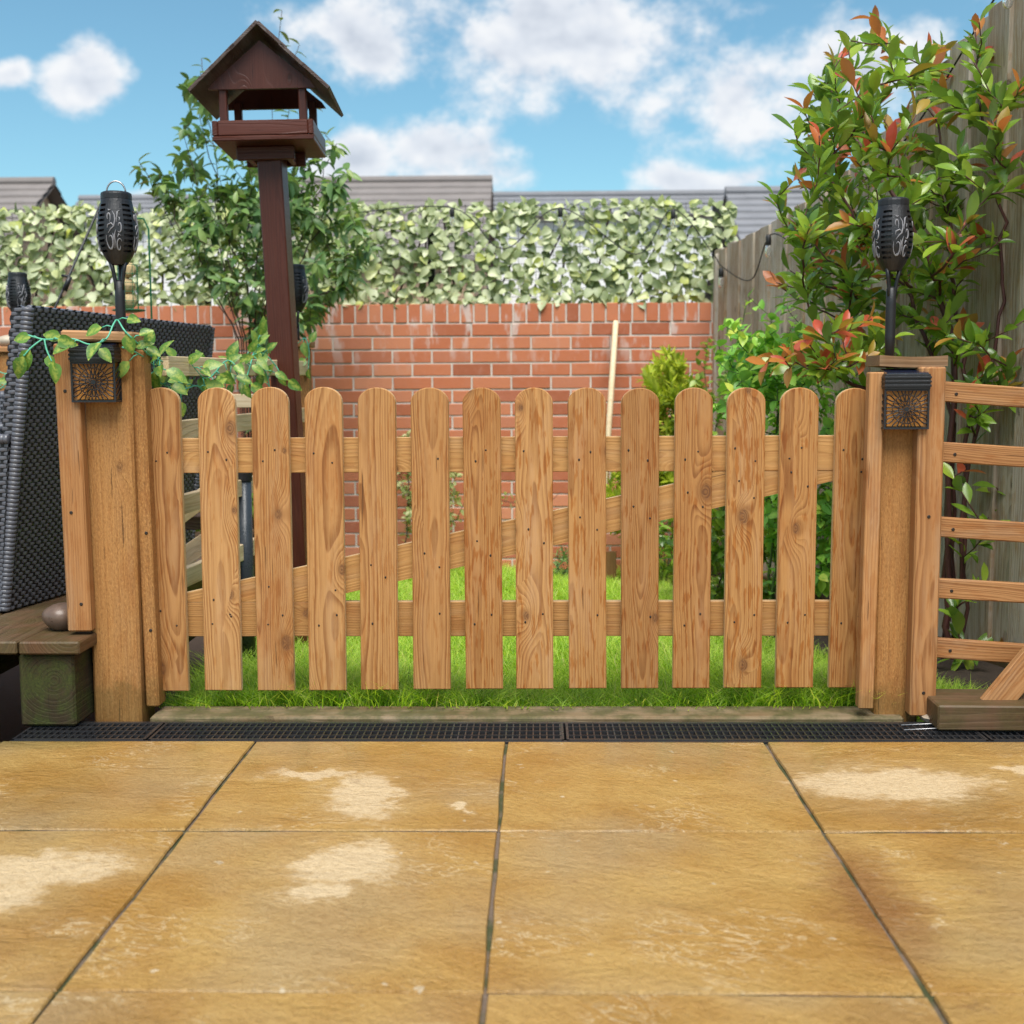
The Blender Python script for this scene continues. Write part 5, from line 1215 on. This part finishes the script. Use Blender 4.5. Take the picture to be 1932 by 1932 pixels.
items = []; kidn = set(par)
for i in ids + [i for i in range(len(nodes)) if i not in kidn and i not in set(ids)]:
    sp = ray_px = None
    r = random.random(); red = r < .20
    zz = nodes[i].z
    if zz < .78: red = r < .04
    lowred = 0.55 < zz < 1.02 and nodes[i].x < 1.0
    if lowred: red = r < .75
    sh = random.random()
    dress(i, 6 if zz < .8 else 8, 1.0, (lambda k: (1 if (k < (4 if lowred else 3) if red else (k < 2 and sh < .25)) else 0)), -.12, whorl=True, spread=.85, back=4, scale=(.55, .98))
pl = leaf_set([MT['photinia'], MT['photinia_red']], [dict(L=.094, W=.036, fold=.22, curl=.18, wmax=.55), dict(L=.084, W=.034, fold=.30, curl=.30, wmax=.52), dict(L=.100, W=.040, fold=.14, curl=.05, wmax=.56)])
place_leaves(ph, pl, [MT['photinia'], MT['photinia_red']], items, 300)

# ---- rose bush, behind the gate at the right
def bush(name, label, cat, bases_px, poly, ntip, y0, y1, mats, specs, n_leaf, stem, droop=.2, mi=lambda k: 0, n_obj=300, scale=(.7, 1.1), back=4, rt=.0014, extra=(), mind=.03, lift=.5, bx=.05):
    t = thing(name, label, cat, at(*bases_px[0])); t.location.z = lawn_z(t.location.y) - .03
    B = []
    for (px, py, Y) in bases_px:
        q = at(px, py, Y); B.append(up_path(t.location + Vector((random.uniform(-bx, bx), random.uniform(-bx, bx), 0)), q, 8, .008))
    global nodes, par, items
    nodes, par, ids = grow(B, sample(poly, ntip, y0, y1, mind, lambda p: p.x < fence_x(p.y) - .03 and p.z > lawn_z(p.y)) + [at(*q) for q in extra], .05, .006, lift)
    branch_mesh(nodes, par, t, 'stems', stem, rt, 2.5, .010); items = []
    for i in ids: dress(i, n_leaf, 1.0, mi, droop, back=back, scale=scale)
    place_leaves(t, leaf_set(mats, specs), mats, items, n_obj); return t
rl = [dict(L=.052, W=.034, fold=.18, curl=.2, wmax=.45), dict(L=.046, W=.032, fold=.28, curl=.3, wmax=.45), dict(L=.058, W=.036, fold=.1, curl=.1, wmax=.45)]
bush('rose_bush', 'bright green rose bush growing behind the right hand end of the gate', 'shrub', [(1470, 700, 4.6), (1540, 640, 4.6), (1420, 680, 4.8), (1500, 900, 4.5)],
     [(1330, 730), (1360, 660), (1420, 640), (1450, 590), (1500, 600), (1560, 650), (1620, 680), (1625, 1120), (1560, 1100), (1470, 1120), (1440, 980), (1450, 850), (1350, 780)], 240, 4.3, 5.1, [MT['rose']], rl, 8, MT['greenstem'], .3, extra=[(random.uniform(1350, 1520), random.uniform(610, 745), random.uniform(4.15, 4.5)) for _ in range(45)] + [(1478, 575, 4.6), (1490, 590, 4.6), (1412, 560, 4.9)])
bush('dark_shrub', 'dark green shrub low down behind the eleventh and twelfth pickets', 'shrub', [(1310, 1000, 5.2), (1270, 980, 5.3), (1400, 1000, 5.1)],
     [(1240, 980), (1300, 930), (1360, 900), (1460, 940), (1460, 1120), (1300, 1130), (1250, 1080)], 120, 4.9, 5.6, [MT['photinia']], [dict(L=.06, W=.034, fold=.2, curl=.2, wmax=.5), dict(L=.055, W=.030, fold=.3, curl=.3, wmax=.5)], 8, MT['bark'], .1)
bush('privet_shoots', 'pale green privet shoots standing up in front of the wall beside the fence', 'shrub', [(1335, 640, 6.2), (1410, 565, 6.0), (1300, 720, 6.2), (1370, 700, 6.1)],
     [(1290, 760), (1320, 650), (1340, 640), (1380, 690), (1400, 740), (1380, 900), (1300, 1000), (1250, 1000), (1260, 800)], 70, 5.9, 6.5, [MT['limeleaf']], [dict(L=.046, W=.030, fold=.2, curl=.2, wmax=.45), dict(L=.04, W=.026, fold=.1, curl=.1, wmax=.45)], 9, MT['greenstem'], .1, back=6, extra=((1330, 645, 6.2), (1333, 665, 6.2), (1408, 570, 6.0), (1345, 640, 6.2)))
bush('golden_conifer', 'lime yellow feathery conifer in front of the brick wall at the right', 'shrub', [(1260, 668, 6.3), (1312, 730, 6.3), (1226, 712, 6.3), (1275, 690, 6.25)],
     [(1212, 800), (1216, 705), (1258, 656), (1292, 690), (1338, 760), (1320, 850), (1300, 950), (1220, 950), (1150, 1000), (1145, 900), (1220, 860)], 300, 6.1, 6.6, [MT['lime']], [dict(L=.042, W=.011, fold=.1, curl=.1), dict(L=.050, W=.012, fold=.2, curl=-.1)], 30, MT['greenstem'], -.5, back=5, n_obj=0, scale=(.8, 1.4), rt=.001, mind=.015)
bush('variegated_shrub', 'cream and green variegated shrub at the foot of the brick wall in the middle', 'shrub', [(770, 900, 6.55), (860, 920, 6.55), (820, 860, 6.6)],
     [(740, 840), (780, 800), (870, 880), (880, 960), (840, 1010), (760, 1010), (735, 940)], 75, 6.4, 6.8, [MT['varieg']], [dict(L=.045, W=.024, fold=.15, curl=.2, wmax=.5), dict(L=.038, W=.022, fold=.2, curl=.1, wmax=.5)], 8, MT['bark'], .2, extra=((960, 930, 6.6), (985, 950, 6.6), (1120, 905, 6.6), (1130, 920, 6.6)))
bush('clipped_conifer', 'small dark green conifer at the foot of the wall behind the ninth picket', 'shrub', [(1065, 1050, 6.4), (1050, 1060, 6.4), (1085, 1060, 6.4)],
     [(1040, 1060), (1055, 1030), (1090, 1035), (1105, 1070), (1100, 1110), (1040, 1110)], 50, 6.25, 6.55, [MT['cherry']], [dict(L=.028, W=.008, fold=.1, curl=.1)], 14, MT['bark'], -.3, n_obj=0, mind=.01)
bush('deck_plant', 'bright green leafy plant under the deck rails seen past the first picket', 'shrub', [(370, 900, 4.9), (400, 930, 4.9), (500, 900, 5.0)],
     [(340, 890), (400, 880), (520, 890), (520, 960), (400, 980), (340, 960)], 45, 4.75, 5.15, [MT['limeleaf']], rl, 8, MT['greenstem'], .2)

# ---- artificial garland wound along the left post and rails
gl = thing('leaf_garland', 'artificial garland of mint green wire and yellow veined leaves draped over the left rails', 'garland', LPTOP.copy())
GI = parent_world(gl).inverted(); gpaths = []
def gpath(pts): gpaths.append([at(*p) for p in pts])
gpath([(46, 630, 2.93), (80, 640, 2.93), (105, 640, 2.95), (140, 640, 2.96), (170, 650, 2.955), (200, 640, 2.955), (214, 612, 2.98), (222, 604, 3.0), (236, 625, 2.97), (262, 650, 3.0), (285, 672, 3.1), (330, 690, 3.25), (380, 700, 3.45), (440, 690, 3.75), (490, 665, 4.0), (520, 690, 4.05), (535, 720, 4.08)])
gpath([(230, 655, 2.98), (262, 668, 3.02), (290, 690, 3.15), (300, 720, 3.2), (340, 735, 3.3), (372, 728, 3.4), (400, 745, 3.5), (440, 700, 3.7), (470, 680, 3.85), (500, 700, 3.95), (510, 740, 3.98)])
gpath([(280, 660, 3.1), (310, 700, 3.22), (350, 680, 3.3), (390, 715, 3.45), (430, 680, 3.6), (460, 720, 3.75), (485, 650, 3.9), (500, 690, 4.0)])
gpath([(560, 650, 4.5), (575, 638, 4.48), (583, 660, 4.48), (582, 690, 4.48)])
gpath([(80, 640, 2.93), (60, 655, 2.92), (45, 672, 2.92)]); gpath([(84, 641, 2.93), (88, 660, 2.925), (98, 682, 2.92)])
gpath([(-20, 690, 4.9), (10, 705, 4.9), (30, 690, 4.9), (50, 720, 4.88), (20, 735, 4.88), (-10, 720, 4.88)]); gpath([(0, 735, 4.87), (30, 712, 4.86), (58, 722, 4.86)])
b = MB(); items = []
def spl(pts, n=5):
    out = []
    for i in range(len(pts) - 1):
        p0, p1, p2, p3 = pts[max(i - 1, 0)], pts[i], pts[i + 1], pts[min(i + 2, len(pts) - 1)]
        for k in range(n):
            t = k / n; out.append(0.5 * ((2 * p1) + (p2 - p0) * t + (2 * p0 - 5 * p1 + 4 * p2 - p3) * t * t + (3 * p1 - p0 - 3 * p2 + p3) * t ** 3))
    return out + [pts[-1]]
for pi_, path in enumerate(gpaths):
    sp = spl(path); b.tube(sp, .0022, 5); step = 0.0
    for i in range(1, len(sp)):
        step += (sp[i] - sp[i - 1]).length
        if step > (.024 if pi_ in (1, 2) else .032) or (pi_ in (4, 5) and i == len(sp) - 1):
            step = 0.0; p = sp[i]; d = Vector((random.gauss(0, .8), random.uniform(-.7, .1), random.gauss(-.05, .7))).normalized()
            q = p + d * random.uniform(.012, .035)
            if pi_ in (4, 5): q = p; d = (sp[-1] - sp[-2]).normalized() + Vector((0, 0, -.3))
            b.tube([p, p * .5 + q * .5 + Vector((0, 0, .004)), q], .0016, 4)
            items.append((q, d + Vector((0, 0, -.25)), Vector((random.gauss(0, .5), -1, random.uniform(.1, .9))), random.uniform(.85, 1.25), 0))
o = b.build('wire', MT['wire'], gl, smooth=True); o.matrix_local = GI
gv = leaf_set([MT['garland']], [dict(L=.046, W=.030, fold=.16, curl=.25, wmax=.38), dict(L=.040, W=.027, fold=.28, curl=.1, wmax=.38), dict(L=.050, W=.030, fold=.1, curl=.4, wmax=.4)])
place_leaves(gl, gv, [MT['garland']], items, 300)

# ---- festoon bulbs
fl = thing('festoon_cable', 'black festoon light cable hung along the fence and leaf screen', 'cable', (0, 0, 0)); FI = Matrix()
cab = [at(640, 405, 6.88), at(853, 392, 6.88), at(950, 470, 6.87), at(1057, 392, 6.88), at(1200, 480, 6.87), at(1270, 395, 6.88), at(1352, 488, 6.84)]
cab2 = [at(1352, 488, 6.84)] + [Vector((fence_x(yy) - .035, yy, zz)) for yy, zz in ((6.7, at(1364, 505, 6.7).z), (6.2, 1.36), (5.9, at(1447, 440, 5.85).z), (5.4, 1.42), (5.05, at(1520, 385, 5.05).z), (4.4, 1.70), (3.72, 2.03), (3.5, 2.00), (3.0, 2.02))]
for c in (cab, cab2): MB().tube(spl(c, 8), .0032, 6).build('cable', MT['cable'], fl, smooth=True)
def bulb(label, p):
    t = thing('festoon_bulb', label, 'light bulb', p, group='festoon bulbs')
    MB().lathe([(.008, .012), (.013, .0), (.0135, -.034), (.011, -.038)], 12).build('socket', MT['cable'], t, smooth=True)
    MB().lathe([(.0105, -.037), (.014, -.05), (.0165, -.068), (.014, -.085), (.007, -.094), (.001, -.096)], 14).build('glass', MT['glass'], t, smooth=True)
    MB().tube([(-.003, 0, -.04), (-.004, 0, -.062), (0, 0, -.072), (.004, 0, -.062), (.003, 0, -.04)], .0008, 4).build('filament', MT['amber'], t)
bulb('clear bulb on the leaf screen nearest the bird table', at(853, 396, 6.875)); bulb('clear bulb at the middle of the leaf screen', at(1057, 396, 6.875)); bulb('clear bulb on the leaf screen nearest the fence', at(1270, 400, 6.875))
for lb, q in (('clear bulb on the fence right beside the end of the leaf screen', cab2[1]), ('clear bulb on the fence halfway to the shrub', cab2[3]), ('clear bulb on the fence half hidden by shrub leaves', cab2[5]), ('clear bulb high on the fence at the top right corner', cab2[7])): bulb(lb, q + Vector((-.012, 0, -.012)))

# ---- lawn grass
def grass():
    V = []; F = []; n = 0
    def blades(N, x0, x1, y0, y1, h0, h1, w, lean):
        X = rng.uniform(x0, x1, N); Y = rng.uniform(y0, y1, N)
        keep = X < (FX0 + FK * (YW - Y) - .36 - .16 * np.sin(Y * 1.7)); X = X[keep]; Y = Y[keep]; N = len(X)
        Z = -0.015 - 0.225 * np.clip((Y - 3.2) / 3.7, 0, 1) - .03
        H = rng.uniform(h0, h1, N) * (0.75 + 0.5 * (np.sin(X * 5.1 + Y * 3.3) * .5 + .5)); A = rng.uniform(0, 2 * np.pi, N); Lx = np.cos(A) * lean * H * rng.uniform(.2, 1.6, N); Ly = np.sin(A) * lean * H * rng.uniform(.2, 1.6, N)
        B = A + np.pi / 2 + rng.normal(0, .5, N); wx = np.cos(B) * w * .5; wy = np.sin(B) * w * .5
        P = np.stack([np.stack([X - wx, Y - wy, Z], 1), np.stack([X + wx, Y + wy, Z], 1), np.stack([X - wx * .8 + Lx * .3, Y - wy * .8 + Ly * .3, Z + H * .55], 1), np.stack([X + wx * .8 + Lx * .3, Y + wy * .8 + Ly * .3, Z + H * .55], 1), np.stack([X + Lx, Y + Ly, Z + H * .95], 1)], 1)
        return P.reshape(-1, 3), N
    for args in ((30000, -1.0, 1.6, 3.16, 3.7, .05, .10, .0038, 1.0), (2500, -.98, .92, 3.115, 3.19, .06, .12, .0035, 1.1), (30000, -1.0, 1.5, 3.7, 4.6, .05, .095, .0046, .95), (30000, -1.0, 1.4, 4.6, 5.8, .05, .095, .0055, .9), (26000, -1.0, 1.3, 5.8, 6.93, .05, .11, .0065, .85)):
        P, N = blades(*args); V.append(P); base = n + 5 * np.arange(N)
        F.append((base, N)); n += 5 * N
    V = np.concatenate(V); me = bpy.data.meshes.new('grass'); tri = []
    for base, N in F:
        tri.append(np.stack([base, base + 1, base + 3], 1)); tri.append(np.stack([base, base + 3, base + 2], 1)); tri.append(np.stack([base + 2, base + 3, base + 4], 1))
    T = np.concatenate(tri).astype(np.int32); me.vertices.add(len(V)); me.vertices.foreach_set('co', V.astype(np.float32).ravel())
    me.loops.add(T.size); me.loops.foreach_set('vertex_index', T.ravel()); me.polygons.add(len(T)); me.polygons.foreach_set('loop_start', np.arange(0, T.size, 3, dtype=np.int32)); me.polygons.foreach_set('loop_total', np.full(len(T), 3, dtype=np.int32))
    me.materials.append(MT['grass']); me.update(calc_edges=True); me.validate()
    tag(link('grass', me), 'bright green lawn grass behind the gate', 'grass', kind='stuff')
grass()
